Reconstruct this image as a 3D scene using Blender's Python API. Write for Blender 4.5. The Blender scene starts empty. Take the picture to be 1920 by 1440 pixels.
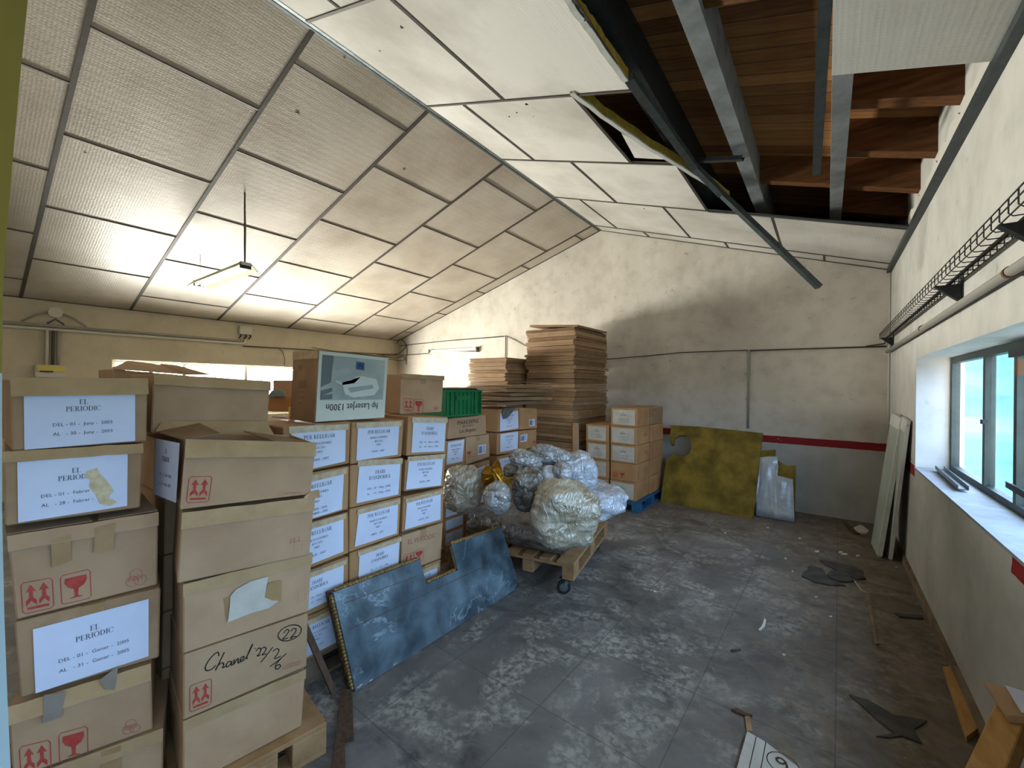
import bpy, bmesh, math, random
from mathutils import Vector, Matrix, noise
random.seed(7)
SC = bpy.context.scene
COL = SC.collection
# ------------------------------------------------------------------ camera
F_PX, YAW, PITCH, ROLL, EYE = 785.25, 0.643717, 0.0030573, 0.0140680, 1.70
def cam_rows():
    cy, s = math.cos(YAW), math.sin(YAW)
    f = Vector((-s, cy, 0)); r = Vector((cy, s, 0)); u = Vector((0, 0, 1))
    cp, sp = math.cos(PITCH), math.sin(PITCH)
    f2 = f*cp + u*sp; u2 = u*cp - f*sp
    cr, sr = math.cos(ROLL), math.sin(ROLL)
    return r*cr + u2*sr, u2*cr - r*sr, f2
CR, CU, CF = cam_rows()
EYEV = Vector((0, 0, EYE))
cam = bpy.data.cameras.new('camera'); cam.sensor_width = 36; cam.sensor_fit = 'HORIZONTAL'
cam.lens = F_PX/1920*36; cam.clip_start = .05; cam.clip_end = 2000
camo = bpy.data.objects.new('camera', cam); COL.objects.link(camo)
camo.matrix_world = Matrix.Translation(EYEV) @ Matrix((CR, CU, -CF)).transposed().to_4x4()
SC.camera = camo
SC.view_settings.view_transform = 'Standard'; SC.view_settings.look = 'None'
SC.view_settings.gamma = 1; SC.view_settings.use_curve_mapping = False
SC.view_settings.exposure = 1.6

# ------------------------------------------------------------------ sky (bright hazy day, sunlit ground on the far-left side)
W = bpy.data.worlds.new('sky'); SC.world = W; W.use_nodes = True
def build_world():
    nt = W.node_tree; nt.nodes.clear(); N = nt.nodes.new; L = nt.links.new
    tc = N('ShaderNodeTexCoord'); sp = N('ShaderNodeSeparateXYZ'); L(tc.outputs['Generated'], sp.inputs[0])
    def ramp(sock, a, b):
        m = N('ShaderNodeMapRange'); m.interpolation_type = 'SMOOTHSTEP'
        m.inputs[1].default_value = a; m.inputs[2].default_value = b; L(sock, m.inputs[0]); return m.outputs[0]
    def mix(f, a, b):
        m = N('ShaderNodeMix'); m.data_type = 'RGBA'
        L(f, m.inputs[0])
        for k, v in ((6, a), (7, b)):
            if isinstance(v, tuple): m.inputs[k].default_value = (*v, 1)
            else: L(v, m.inputs[k])
        return m.outputs[2]
    up = ramp(sp.outputs[2], -.06, .10); east = ramp(sp.outputs[0], -.35, .35)
    steep = ramp(sp.outputs[2], -.90, -.60); west = mix(up, mix(steep, SKY['west_steep'], SKY['west_ground']), SKY['west_sky']); eastc = mix(up, SKY['east_ground'], SKY['east_sky'])
    c = mix(east, west, eastc)
    bg = N('ShaderNodeBackground'); L(c, bg.inputs[0]); bg.inputs[1].default_value = SKY['strength']
    out = N('ShaderNodeOutputWorld'); L(bg.outputs[0], out.inputs[0])
SKY = dict(west_ground=(39., 35.6, 32.6), west_steep=(10., 9.2, 8.5), west_sky=(5.0, 4.9, 4.7), east_ground=(.75, .85, 1.0), east_sky=(2.25, 2.95, 4.5), strength=1.0)
build_world()
def portal(name, loc, rot, sx, sy):
    l = bpy.data.lights.new(name, 'AREA'); l.shape = 'RECTANGLE'; l.size = sx; l.size_y = sy; l.cycles.is_portal = True
    o = bpy.data.objects.new(name, l); COL.objects.link(o); o.location = loc; o.rotation_euler = rot
# window sizes (metres): right wall and left wall
XW, XL, YB, YF = .64, -9.05, 7.05, -2.2
WR = dict(x=.88, y0=-1.6, y1=5.14, z0=1.02, z1=1.99)
WL = dict(x=-9.16, y0=1.50, y1=5.4, z0=1.05, z1=2.03)
portal('daylight_right', (WR['x']+.08, (WR['y0']+WR['y1'])/2, (WR['z0']+WR['z1'])/2), (0, math.pi/2, 0), WR['z1']-WR['z0'], WR['y1']-WR['y0'])
portal('daylight_left', (WL['x']-.08, (WL['y0']+WL['y1'])/2, (WL['z0']+WL['z1'])/2), (0, -math.pi/2, 0), WL['z1']-WL['z0'], WL['y1']-WL['y0'])

# ------------------------------------------------------------------ geometry helpers
def ray(u, v):
    return CR*((u-960)/F_PX) - CU*((v-720)/F_PX) + CF
def at(px, n, c):
    n = Vector(n); d = ray(*px); return EYEV + d*((c - n.dot(EYEV))/n.dot(d))
def fx(px, X): return at(px, (1, 0, 0), X)
def fy(px, Y): return at(px, (0, 1, 0), Y)
def fz(px, Z): return at(px, (0, 0, 1), Z)
def fd(px, d): return EYEV + ray(*px)*d
XR, ZR, ZEW, ZEL = -3.315, 4.548, 3.216, 2.835
SLR = (ZR-ZEW)/(XW-XR); SLL = (ZR-ZEL)/(XR-XL)
def zc(x): return ZR - SLR*(x-XR) if x > XR else ZR + SLL*(x-XR)
def fcr(px, o=0): return at(px, (SLR, 0, 1), ZR+SLR*XR+o)
def fcl(px, o=0): return at(px, (-SLL, 0, 1), ZR-SLL*XR+o)
def V(*a): return Vector(a)

class MB:
    """collects shapes into one mesh"""
    def __init__(s): s.bm = bmesh.new()
    def hexa(s, p):          # 8 corners: bottom 4 ccw, top 4 ccw
        v = [s.bm.verts.new(q) for q in p]
        for f in ((3, 2, 1, 0), (4, 5, 6, 7), (0, 1, 5, 4), (1, 2, 6, 5), (2, 3, 7, 6), (3, 0, 4, 7)):
            s.bm.faces.new([v[i] for i in f])
        return v
    def box(s, a, b):
        (x0, y0, z0), (x1, y1, z1) = a, b
        return s.hexa([V(x0, y0, z0), V(x1, y0, z0), V(x1, y1, z0), V(x0, y1, z0), V(x0, y0, z1), V(x1, y0, z1), V(x1, y1, z1), V(x0, y1, z1)])
    def bar(s, a, b, w, h, up=(0, 0, 1)):
        a, b = Vector(a), Vector(b); d = (b-a).normalized(); up = Vector(up)
        sd = d.cross(up).normalized()*w/2; uu = sd.cross(d).normalized()*h/2
        return s.hexa([a-sd-uu, a+sd-uu, b+sd-uu, b-sd-uu, a-sd+uu, a+sd+uu, b+sd+uu, b-sd+uu])
    def tube(s, pts, r, n=8, closed=False):
        pts = [Vector(p) for p in pts]; rings = []
        m = len(pts); prev = None
        for i, p in enumerate(pts):
            t = ((pts[(i+1) % m] if closed or i < m-1 else p) - (pts[i-1] if closed or i > 0 else p)).normalized()
            if prev is None:
                a = V(0, 0, 1) if abs(t.z) < .9 else V(1, 0, 0)
                x = t.cross(a).normalized()
            else:
                x = (prev - t*prev.dot(t)).normalized()
            prev = x; y = t.cross(x)
            rr = r[i] if isinstance(r, (list, tuple)) else r
            rings.append([s.bm.verts.new(p + x*math.cos(k*2*math.pi/n)*rr + y*math.sin(k*2*math.pi/n)*rr) for k in range(n)])
        for i in range(m if closed else m-1):
            A, B = rings[i], rings[(i+1) % m]
            for k in range(n): s.bm.faces.new((A[k], A[(k+1) % n], B[(k+1) % n], B[k]))
        if not closed:
            s.bm.faces.new(rings[0][::-1]); s.bm.faces.new(rings[-1])
        return rings
    def prism(s, pts, ext):   # polygon pts extruded by vector ext
        ext = Vector(ext); a = [s.bm.verts.new(Vector(p)) for p in pts]; b = [s.bm.verts.new(Vector(p)+ext) for p in pts]
        n = len(pts)
        s.bm.faces.new(a); s.bm.faces.new(b[::-1])
        for i in range(n): s.bm.faces.new((a[i], b[i], b[(i+1) % n], a[(i+1) % n]))
    def poly(s, pts):
        return s.bm.faces.new([s.bm.verts.new(Vector(p)) for p in pts])
    def grid(s, fn, nu, nv):
        g = [[s.bm.verts.new(fn(i/nu, j/nv)) for i in range(nu+1)] for j in range(nv+1)]
        for j in range(nv):
            for i in range(nu): s.bm.faces.new((g[j][i], g[j][i+1], g[j+1][i+1], g[j+1][i]))
        return g
    def bevel(s, w, seg=1):
        bmesh.ops.bevel(s.bm, geom=list(s.bm.edges), offset=w, segments=seg, affect='EDGES', clamp_overlap=True)
    def jitter(s, amt, scale=3., seed=0.):
        for v in s.bm.verts:
            v.co += Vector([noise.noise(v.co*scale+V(seed+k*17.3, k*5.1, 0)) for k in range(3)])*amt
    def build(s, name, mat, parent=None, smooth=False, origin=None, recalc=True):
        bm = s.bm
        if recalc: bmesh.ops.recalc_face_normals(bm, faces=list(bm.faces))
        bm.normal_update()
        big = [f for f in bm.faces if len(f.verts) > 4]
        if big: bmesh.ops.triangulate(bm, faces=big)
        o0 = Vector((0, 0, 0))
        if parent is not None: o0 = world_loc(parent)
        elif origin == 'base':
            vs = [v.co for v in bm.verts]
            o0 = V(sum(v.x for v in vs)/len(vs), sum(v.y for v in vs)/len(vs), min(v.z for v in vs))
        elif origin is not None: o0 = Vector(origin)
        if o0.length: bmesh.ops.translate(bm, verts=list(bm.verts), vec=-o0)
        me = bpy.data.meshes.new(name); bm.to_mesh(me); bm.free()
        if smooth:
            for p in me.polygons: p.use_smooth = True
        me.materials.append(mat)
        o = bpy.data.objects.new(name, me); COL.objects.link(o)
        if parent is not None: o.parent = parent
        else: o.location = o0
        o['_o'] = list(o0)
        return o
def world_loc(o):
    return Vector(o['_o'])
def empty(name, loc):
    o = bpy.data.objects.new(name, None); COL.objects.link(o); o.location = loc; o['_o'] = list(loc); o.empty_display_size = .1
    return o
def tag(o, label, cat, group=None, kind=None):
    o['label'] = label; o['category'] = cat
    if group: o['group'] = group
    if kind: o['kind'] = kind
    return o
def struct(o):
    o['kind'] = 'structure'; return o

# ------------------------------------------------------------------ materials
def lin(c):
    if isinstance(c, str):
        c = [int(c[i:i+2], 16)/255 for i in (0, 2, 4)]
    return tuple(((x/12.92) if x <= .04045 else ((x+.055)/1.055)**2.4) for x in c)
MATS = {}
def mat(name, col, rough=.8, metal=0., col2=None, scale=4., detail=4., mixr=(.35, .65), bump=0., bscale=60., stretch=None, spec=.3, rand=0., coat=0., trans=0., alpha=1., emit=None, rough2=None):
    m = bpy.data.materials.new(name); m.use_nodes = True; nt = m.node_tree; b = nt.nodes['Principled BSDF']
    N = nt.nodes.new; L = nt.links.new
    geo = N('ShaderNodeNewGeometry'); pos = geo.outputs['Position']
    if stretch:
        mp = N('ShaderNodeMapping'); mp.inputs['Scale'].default_value = stretch; L(pos, mp.inputs[0]); pos = mp.outputs[0]
    c = None
    if col2:
        n = N('ShaderNodeTexNoise'); n.inputs['Scale'].default_value = scale; n.inputs['Detail'].default_value = detail; n.inputs['Roughness'].default_value = .6
        L(pos, n.inputs['Vector'])
        r = N('ShaderNodeValToRGB'); r.color_ramp.elements[0].position = mixr[0]; r.color_ramp.elements[1].position = mixr[1]
        r.color_ramp.elements[0].color = (*lin(col), 1); r.color_ramp.elements[1].color = (*lin(col2), 1)
        L(n.outputs['Fac'], r.inputs[0]); c = r.outputs[0]
        if rough2 is not None:
            mr = N('ShaderNodeMapRange'); L(n.outputs['Fac'], mr.inputs[0]); mr.inputs[1].default_value = mixr[0]; mr.inputs[2].default_value = mixr[1]
            mr.inputs[3].default_value = rough; mr.inputs[4].default_value = rough2; L(mr.outputs[0], b.inputs['Roughness'])
    if rand:
        oi = N('ShaderNodeObjectInfo'); hv = N('ShaderNodeHueSaturation')
        mr = N('ShaderNodeMapRange'); L(oi.outputs['Random'], mr.inputs[0]); mr.inputs[3].default_value = 1-rand; mr.inputs[4].default_value = 1+rand
        L(mr.outputs[0], hv.inputs['Value'])
        if c: L(c, hv.inputs['Color'])
        else: hv.inputs['Color'].default_value = (*lin(col), 1)
        c = hv.outputs[0]
    if c: L(c, b.inputs['Base Color'])
    else: b.inputs['Base Color'].default_value = (*lin(col), 1)
    b.inputs['Roughness'].default_value = rough; b.inputs['Metallic'].default_value = metal
    b.inputs['Specular IOR Level'].default_value = spec; b.inputs['Coat Weight'].default_value = coat; b.inputs['Coat Roughness'].default_value = .15
    b.inputs['Transmission Weight'].default_value = trans; b.inputs['Alpha'].default_value = alpha
    if emit: b.inputs['Emission Color'].default_value = (*emit[:3], 1); b.inputs['Emission Strength'].default_value = emit[3]
    if bump:
        n2 = N('ShaderNodeTexNoise'); n2.inputs['Scale'].default_value = bscale; n2.inputs['Detail'].default_value = 5; L(pos, n2.inputs['Vector'])
        bp = N('ShaderNodeBump'); bp.inputs['Strength'].default_value = bump; bp.inputs['Distance'].default_value = .01; L(n2.outputs['Fac'], bp.inputs['Height'])
        L(bp.outputs[0], b.inputs['Normal'])
    MATS[name] = m
    return m
M = MATS
mat('cardboard', 'ab8a6a', .75, col2='b89776', scale=5, rand=.10, bump=.05, bscale=25)
mat('cardboard_brown', 'a67c53', .75, col2='b2885d', scale=5, rand=.08, bump=.05, bscale=25)
mat('cardboard_old', '937557', .8, col2='a58767', scale=6, rand=.14, bump=.08, bscale=25)
mat('cardboard_inner', '7c6650', .85, col2='8b745b', scale=6)
mat('flap_edge', 'a68862', .8, col2='b3966f', scale=9, rand=.08)
mat('brown_tape', '9a7a52', .3, col2='a88962', scale=8, spec=.5)
mat('clear_tape', 'b9a184', .15, col2='cdb898', scale=25, spec=.8)
mat('grey_tape', '85796f', .4, col2='93877b', scale=8)
mat('paper', 'd3daee', .55, col2='cbd3e8', scale=5, rand=.03, bump=.03, bscale=12)
mat('paper_old', 'c4bfb4', .7, col2='b3ada1', scale=8)
mat('stain', 'c2ab80', .7, col2='d8c9a8', scale=30)
mat('ink', '4a4a58', .7)
mat('black_ink', '1c1a1c', .6)
mat('red_ink', 'a3372f', .7, col2='b5483e', scale=30)
mat('red_ink_pale', 'b06a55', .75)
mat('brown_ink', '4a3628', .75)
mat('plaster_white', 'c9c5ba', .9)
mat('pallet_wood', 'a98660', .8, col2='8e6c49', scale=7, stretch=(1, 1, 1), bump=.15, bscale=40, rand=.06)
mat('pallet_grey', '8d7a66', .85, col2='6f5e4d', scale=6, bump=.2, bscale=40)
mat('pine', 'c2985c', .7, col2='a87c45', scale=4, stretch=(6, 1.2, 6), bump=.08)
mat('wood_dark', '5d4738', .7, col2='4a372b', scale=6, stretch=(8, 8, 1.2), bump=.1)
mat('blue_paint', '2f6590', .6, col2='27547a', scale=9, bump=.1)
mat('galvanised', '7d8587', .45, .7, col2='5f686b', scale=18, bump=.05)
mat('galvanised_dark', '4d5456', .5, .5, col2='3d4446', scale=14)
mat('dark_steel', '3a3e40', .5, .5, col2='2c3032', scale=12)
mat('grid_strip', '57504a', .6, .2, col2='4a443f', scale=5)
mat('concrete_beam', '8e9292', .9, col2='73787a', scale=5, bump=.25, bscale=30)
mat('white_metal', 'd2d2cb', .45, col2='c2c2ba', scale=8)
mat('grey_metal_panel', 'a9b0a4', .45, col2='9aa297', scale=3)
mat('conduit_grey', '9a968c', .5)
mat('conduit_dark', '55514b', .6)
mat('cable_black', '2b2926', .6)
mat('white_plastic', 'cfc9b8', .5)
mat('yellow_plastic', 'd8c765', .5)
mat('frame_paint', '353e3a', .5, col2='2b332f', scale=10)
mat('green_plastic', '1d7a47', .4, col2='176a3c', scale=9)
mat('gold', 'c2973a', .28, .85, col2='a87a28', scale=14, bump=.25, bscale=30)
mat('gilt_rope', 'a08452', .4, .45, col2='6b4f2c', scale=60, bump=.3, bscale=80)
mat('gilt_wood', '6a4a26', .5, .2, col2='3f2a18', scale=12, stretch=(6, 6, 1.5))
mat('foil', 'b9bfc4', .3, .2, col2='a4abb2', scale=5, bump=.4, bscale=14)
mat('sill_paint', '9da0a3', .6, col2='8b8d8f', scale=7)
mat('yellow_jamb', '8a8038', .6, col2='7c7330', scale=3)
mat('blue_lit_jamb', 'a8bfc4', .6)  # blue light on the lower jamb, put into its base colour
mat('slate', '514e49', .8, col2='3d3a36', scale=9, bump=.3, bscale=30)
mat('brown_sheet', '4d463d', .8, col2='3d372f', scale=9, bump=.2)
mat('reflector', 'a8ab62', .5)
mat('tube_glow', 'ffffff', .5, emit=(1., .98, .9, 2.5))
mat('tube_off', 'd9d6cc', .3)
mat('rust', '6b4a34', .8)
mat('hill_hazy', '2c5058', .9, col2='4a757c', scale=.03)  # blue of the distant haze mixed into the hillside colour
mat('house_wall', '8fa3a8', .9)
mat('house_roof', '74706e', .9)
mat('hp_face', 'd2d5c8', .4, col2='c8ccc0', scale=2)
mat('hp_panel', '8c9492', .4, col2='b7bdb6', scale=3.0)
mat('hp_dark', '646b6c', .4)
mat('hp_mid', '9aa2a0', .4)
mat('hp_light', 'c9cdc6', .4)
mat('hp_blue', '2c4f80', .4)
mat('dome_grey', '6f7d78', .5)
mat('blue_paper', '5aa9dd', .5)

def glass_mat():
    m = bpy.data.materials.new('window_glass'); m.use_nodes = True; nt = m.node_tree; nt.nodes.clear(); N = nt.nodes.new; L = nt.links.new
    t = N('ShaderNodeBsdfTransparent'); t.inputs[0].default_value = (.93, .97, .96, 1); g = N('ShaderNodeBsdfGlossy'); g.inputs['Roughness'].default_value = .03
    mx = N('ShaderNodeMixShader'); mx.inputs[0].default_value = .06; o = N('ShaderNodeOutputMaterial')
    L(t.outputs[0], mx.inputs[1]); L(g.outputs[0], mx.inputs[2]); L(mx.outputs[0], o.inputs[0]); M['glass'] = m
glass_mat()
def plastic_wrap():
    """stretch film in layers: milky streaks over darker contents, glossy and creased"""
    for name, dark, milky, amt in (('wrap_clear', '6f6a61', 'c9ccd0', .52), ('wrap_warm', '8a7a5c', 'd0cbbb', .50), ('wrap_white', '8d8f96', 'd3d8e4', .42), ('wrap_dark', '4b453c', 'a9a59b', .60)):
        m = bpy.data.materials.new(name); m.use_nodes = True; nt = m.node_tree; b = nt.nodes['Principled BSDF']; N = nt.nodes.new; L = nt.links.new; M[name] = m
        geo = N('ShaderNodeNewGeometry')
        def ns(scale, st, rot, detail=6, dist=1.2):
            mp = N('ShaderNodeMapping'); mp.inputs['Scale'].default_value = st; mp.inputs['Rotation'].default_value = rot; L(geo.outputs['Position'], mp.inputs[0])
            n = N('ShaderNodeTexNoise'); n.inputs['Scale'].default_value = scale; n.inputs['Detail'].default_value = detail; n.inputs['Distortion'].default_value = dist; L(mp.outputs[0], n.inputs['Vector']); return n.outputs['Fac']
        def mth(op, a, c=None):
            x = N('ShaderNodeMath'); x.operation = op
            for k, v in ((0, a), (1, c)):
                if v is None: continue
                if isinstance(v, (int, float)): x.inputs[k].default_value = v
                else: L(v, x.inputs[k])
            return x.outputs[0]
        streak = ns(6, (1, 1, 3.0), (.6, .4, .3)); cre = mth('ABSOLUTE', mth('SUBTRACT', ns(8, (1.6, 1, .7), (.2, .9, .5), 3, 1.6), .5)); fine = mth('ABSOLUTE', mth('SUBTRACT', ns(42, (1, 1, 2), (1.1, .3, .2), 3, 1.), .5))
        r = N('ShaderNodeValToRGB'); r.color_ramp.elements[0].position = amt-.20; r.color_ramp.elements[1].position = amt+.26
        r.color_ramp.elements[0].color = (*lin(dark), 1); r.color_ramp.elements[1].color = (*lin(milky), 1); L(streak, r.inputs[0]); L(r.outputs[0], b.inputs['Base Color'])
        b.inputs['Roughness'].default_value = .28; b.inputs['Specular IOR Level'].default_value = .8; b.inputs['Coat Weight'].default_value = 1.; b.inputs['Coat Roughness'].default_value = .06; b.inputs['Coat IOR'].default_value = 1.6
        bp = N('ShaderNodeBump'); bp.inputs['Strength'].default_value = 1.; bp.inputs['Distance'].default_value = .022
        L(mth('ADD', mth('SUBTRACT', 0., mth('POWER', cre, .7)), mth('MULTIPLY', fine, -.10)), bp.inputs['Height']); L(bp.outputs[0], b.inputs['Normal']); L(bp.outputs[0], b.inputs['Coat Normal'])
plastic_wrap()

def wall_mat(name, upper, upper2, lower, lower2, stripe, gaps=None, split=True):
    """painted plaster: white above, red band, grey dado below (world heights), with stains and cracks"""
    m = bpy.data.materials.new(name); m.use_nodes = True; nt = m.node_tree; b = nt.nodes['Principled BSDF']; N = nt.nodes.new; L = nt.links.new
    b.inputs['Roughness'].default_value = .9; b.inputs['Specular IOR Level'].default_value = .2
    geo = N('ShaderNodeNewGeometry'); pos = geo.outputs['Position']; sp = N('ShaderNodeSeparateXYZ'); L(pos, sp.inputs[0])
    def ns(scale, detail=5, st=None):
        p = pos
        if st: mp = N('ShaderNodeMapping'); mp.inputs['Scale'].default_value = st; L(pos, mp.inputs[0]); p = mp.outputs[0]
        n = N('ShaderNodeTexNoise'); n.inputs['Scale'].default_value = scale; n.inputs['Detail'].default_value = detail; n.inputs['Roughness'].default_value = .6; L(p, n.inputs['Vector']); return n.outputs['Fac']
    def rng(sock, a, b2, smooth=False):
        m2 = N('ShaderNodeMapRange'); m2.inputs[1].default_value = a; m2.inputs[2].default_value = b2; L(sock, m2.inputs[0]); return m2.outputs[0]
    def mix(f, a, c2):
        x = N('ShaderNodeMix'); x.data_type = 'RGBA'
        if isinstance(f, (int, float)): x.inputs[0].default_value = f
        else: L(f, x.inputs[0])
        for k, v in ((6, a), (7, c2)):
            if isinstance(v, str): x.inputs[k].default_value = (*lin(v), 1)
            else: L(v, x.inputs[k])
        return x.outputs[2]
    def mth(op, a, c2=None):
        x = N('ShaderNodeMath'); x.operation = op
        for k, v in ((0, a), (1, c2)):
            if v is None: continue
            if isinstance(v, (int, float)): x.inputs[k].default_value = v
            else: L(v, x.inputs[k])
        return x.outputs[0]
    stains = rng(ns(1.1, 6, (1, 1, .45)), .42, .68)
    spots = rng(ns(9, 3), .68, .74)
    stains = mth('MULTIPLY', mth('ADD', mth('MULTIPLY', stains, .6), mth('MULTIPLY', rng(ns(4.5, 8), .45, .70), .5)), .9); up = mix(stains, upper, upper2); up = mix(mth('MULTIPLY', spots, .45), up, '8f8878')
    lo = mix(rng(ns(1.6, 6), .38, .66), lower, lower2)
    chips = rng(ns(3.1, 4), .69, .70)
    lo = mix(mth('MULTIPLY', chips, .75), lo, 'b7ad98')
    z = sp.outputs[2]
    if split:
        zz = mth('ADD', z, mth('MULTIPLY', mth('SUBTRACT', ns(14), .5), .012))
        col = mix(mth('GREATER_THAN', zz, stripe[0]), lo, up)
        inb = mth('MULTIPLY', mth('GREATER_THAN', zz, stripe[0]), mth('LESS_THAN', zz, stripe[1]))
        if gaps:
            y = sp.outputs[1]
            yy = mth('ADD', y, mth('MULTIPLY', mth('SUBTRACT', ns(6), .5), .08))
            ing = mth('MULTIPLY', mth('GREATER_THAN', yy, gaps[0]), mth('LESS_THAN', yy, gaps[1]))
            inb2 = mth('MULTIPLY', inb, mth('SUBTRACT', 1., ing))
            col = mix(mth('MULTIPLY', inb, ing), col, lo)
            inb = inb2
        inb = mth('MULTIPLY', inb, mth('LESS_THAN', ns(5, 3), .665))
        col = mix(inb, col, '8e2a2e')
    else: col = up
    L(col, b.inputs['Base Color'])
    bp = N('ShaderNodeBump'); bp.inputs['Strength'].default_value = .25; bp.inputs['Distance'].default_value = .02
    L(mth('ADD', ns(5, 6), mth('MULTIPLY', ns(60, 3), .15)), bp.inputs['Height']); L(bp.outputs[0], b.inputs['Normal'])
    M[name] = m
wall_mat('wall_back_paint', 'd3ccc1', 'ada598', 'c2c1bc', 'a9a8a3', (.93, 1.03))
wall_mat('wall_right_paint', 'c9c6bf', 'a9a7a0', 'bfbcb4', 'a5a299', (.93, 1.03), gaps=(2.72, 5.16))
wall_mat('wall_left_paint', 'cfc3a8', 'b9ad93', '9a9a94', '8a8a84', (.93, 1.03), split=False)

def floor_mat():
    m = bpy.data.materials.new('floor_concrete'); m.use_nodes = True; nt = m.node_tree; b = nt.nodes['Principled BSDF']; N = nt.nodes.new; L = nt.links.new
    geo = N('ShaderNodeNewGeometry'); pos = geo.outputs['Position']; sp = N('ShaderNodeSeparateXYZ'); L(pos, sp.inputs[0])
    def ns(scale, detail=6, dist=0., off=0):
        mp = N('ShaderNodeMapping'); mp.inputs['Location'].default_value = (off, off*.7, 0); L(pos, mp.inputs[0])
        n = N('ShaderNodeTexNoise'); n.inputs['Scale'].default_value = scale; n.inputs['Detail'].default_value = detail; n.inputs['Roughness'].default_value = .65; n.inputs['Distortion'].default_value = dist; L(mp.outputs[0], n.inputs['Vector']); return n.outputs['Fac']
    def rng(s, a, c):
        x = N('ShaderNodeMapRange'); x.inputs[1].default_value = a; x.inputs[2].default_value = c; L(s, x.inputs[0]); return x.outputs[0]
    def mth(op, a, c=None):
        x = N('ShaderNodeMath'); x.operation = op
        for k, v in ((0, a), (1, c)):
            if v is None: continue
            if isinstance(v, (int, float)): x.inputs[k].default_value = v
            else: L(v, x.inputs[k])
        return x.outputs[0]
    def mix(f, a, c):
        x = N('ShaderNodeMix'); x.data_type = 'RGBA'
        L(f, x.inputs[0])
        for k, v in ((6, a), (7, c)):
            if isinstance(v, str): x.inputs[k].default_value = (*lin(v), 1)
            else: L(v, x.inputs[k])
        return x.outputs[2]
    base = mix(rng(ns(1.6, 7, .4), .35, .65), '5a5856', '7b7774')
    pale = mth('MULTIPLY', rng(ns(2.7, 10, .6, 5), .47, .58), rng(ns(21, 8, .3, 3), .42, .58))
    col = mix(mth('MULTIPLY', pale, .8), base, 'a8a298')
    dark = mth('MULTIPLY', rng(ns(1.5, 9, 1.0, 11), .50, .66), rng(ns(7, 8, .5, 21), .36, .60)); col = mix(mth('MULTIPLY', dark, .8), col, '37373a')
    # brown dirt swept towards the window wall and the far corner
    dx = rng(mth('ADD', sp.outputs[0], mth('MULTIPLY', mth('SUBTRACT', ns(1.2, 6, .6, 2), .5), 2.2)), -.95, .15)
    dy = rng(mth('ADD', sp.outputs[1], mth('MULTIPLY', mth('SUBTRACT', ns(1.2, 6, .6, 8), .5), 2.0)), 5.1, 6.3)
    dirt = mth('MAXIMUM', dx, mth('MULTIPLY', dy, .8))
    dcol = mix(rng(ns(5, 9, .6, 31), .36, .64), '54483a', '7b6b58'); dirtm = mth('MULTIPLY', dirt, mth('ADD', .45, mth('MULTIPLY', rng(ns(9, 8, .4, 17), .38, .60), .5))); col = mix(dirtm, col, dcol)
    spk = rng(ns(38, 3, 0, 4), .70, .73); col = mix(mth('MULTIPLY', spk, .6), col, 'b0aca4')
    spd = rng(ns(30, 3, 0, 9), .69, .72); col = mix(mth('MULTIPLY', spd, .7), col, '26241f')
    # tile joints
    br = N('ShaderNodeTexBrick'); mp = N('ShaderNodeMapping'); mp.inputs['Rotation'].default_value = (0, 0, .02); mp.inputs['Scale'].default_value = (1, 1, 1); L(pos, mp.inputs[0]); L(mp.outputs[0], br.inputs['Vector'])
    br.offset = 0; br.inputs['Scale'].default_value = 1.; br.inputs['Brick Width'].default_value = .62; br.inputs['Row Height'].default_value = .62; br.inputs['Mortar Size'].default_value = .004; br.inputs['Mortar Smooth'].default_value = .3
    col = mix(mth('MULTIPLY', br.outputs['Fac'], .45), col, '3b3b3c')
    L(col, b.inputs['Base Color'])
    r = N('ShaderNodeMapRange'); L(mth('MAXIMUM', pale, dirt), r.inputs[0]); r.inputs[3].default_value = .42; r.inputs[4].default_value = .85; L(r.outputs[0], b.inputs['Roughness'])
    b.inputs['Specular IOR Level'].default_value = .45
    bp = N('ShaderNodeBump'); bp.inputs['Strength'].default_value = .3; bp.inputs['Distance'].default_value = .006; L(mth('ADD', ns(25, 6, 0, 6), mth('MULTIPLY', ns(4, 6, .5, 5), .8)), bp.inputs['Height']); L(bp.outputs[0], b.inputs['Normal'])
    M['floor'] = m
floor_mat()
def panel_mat(name, c1, c2, rough=.7, spec=.3):
    m = mat(name, c1, rough, col2=c2, scale=.9, detail=6, mixr=(.40, .66), rand=.035, spec=spec)
    nt = m.node_tree; b = nt.nodes['Principled BSDF']; N = nt.nodes.new; L = nt.links.new
    geo = N('ShaderNodeNewGeometry'); v = N('ShaderNodeTexVoronoi'); v.inputs['Scale'].default_value = 42; v.inputs['Randomness'].default_value = .25; L(geo.outputs['Position'], v.inputs['Vector'])
    bp = N('ShaderNodeBump'); bp.inputs['Strength'].default_value = .35; bp.inputs['Distance'].default_value = .006; L(v.outputs['Distance'], bp.inputs['Height']); L(bp.outputs[0], b.inputs['Normal'])
panel_mat('panel_left', 'c6bcae', 'a89b8a', .40, .42)
panel_mat('panel_right', 'cbc8c1', 'aba69d')
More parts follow.
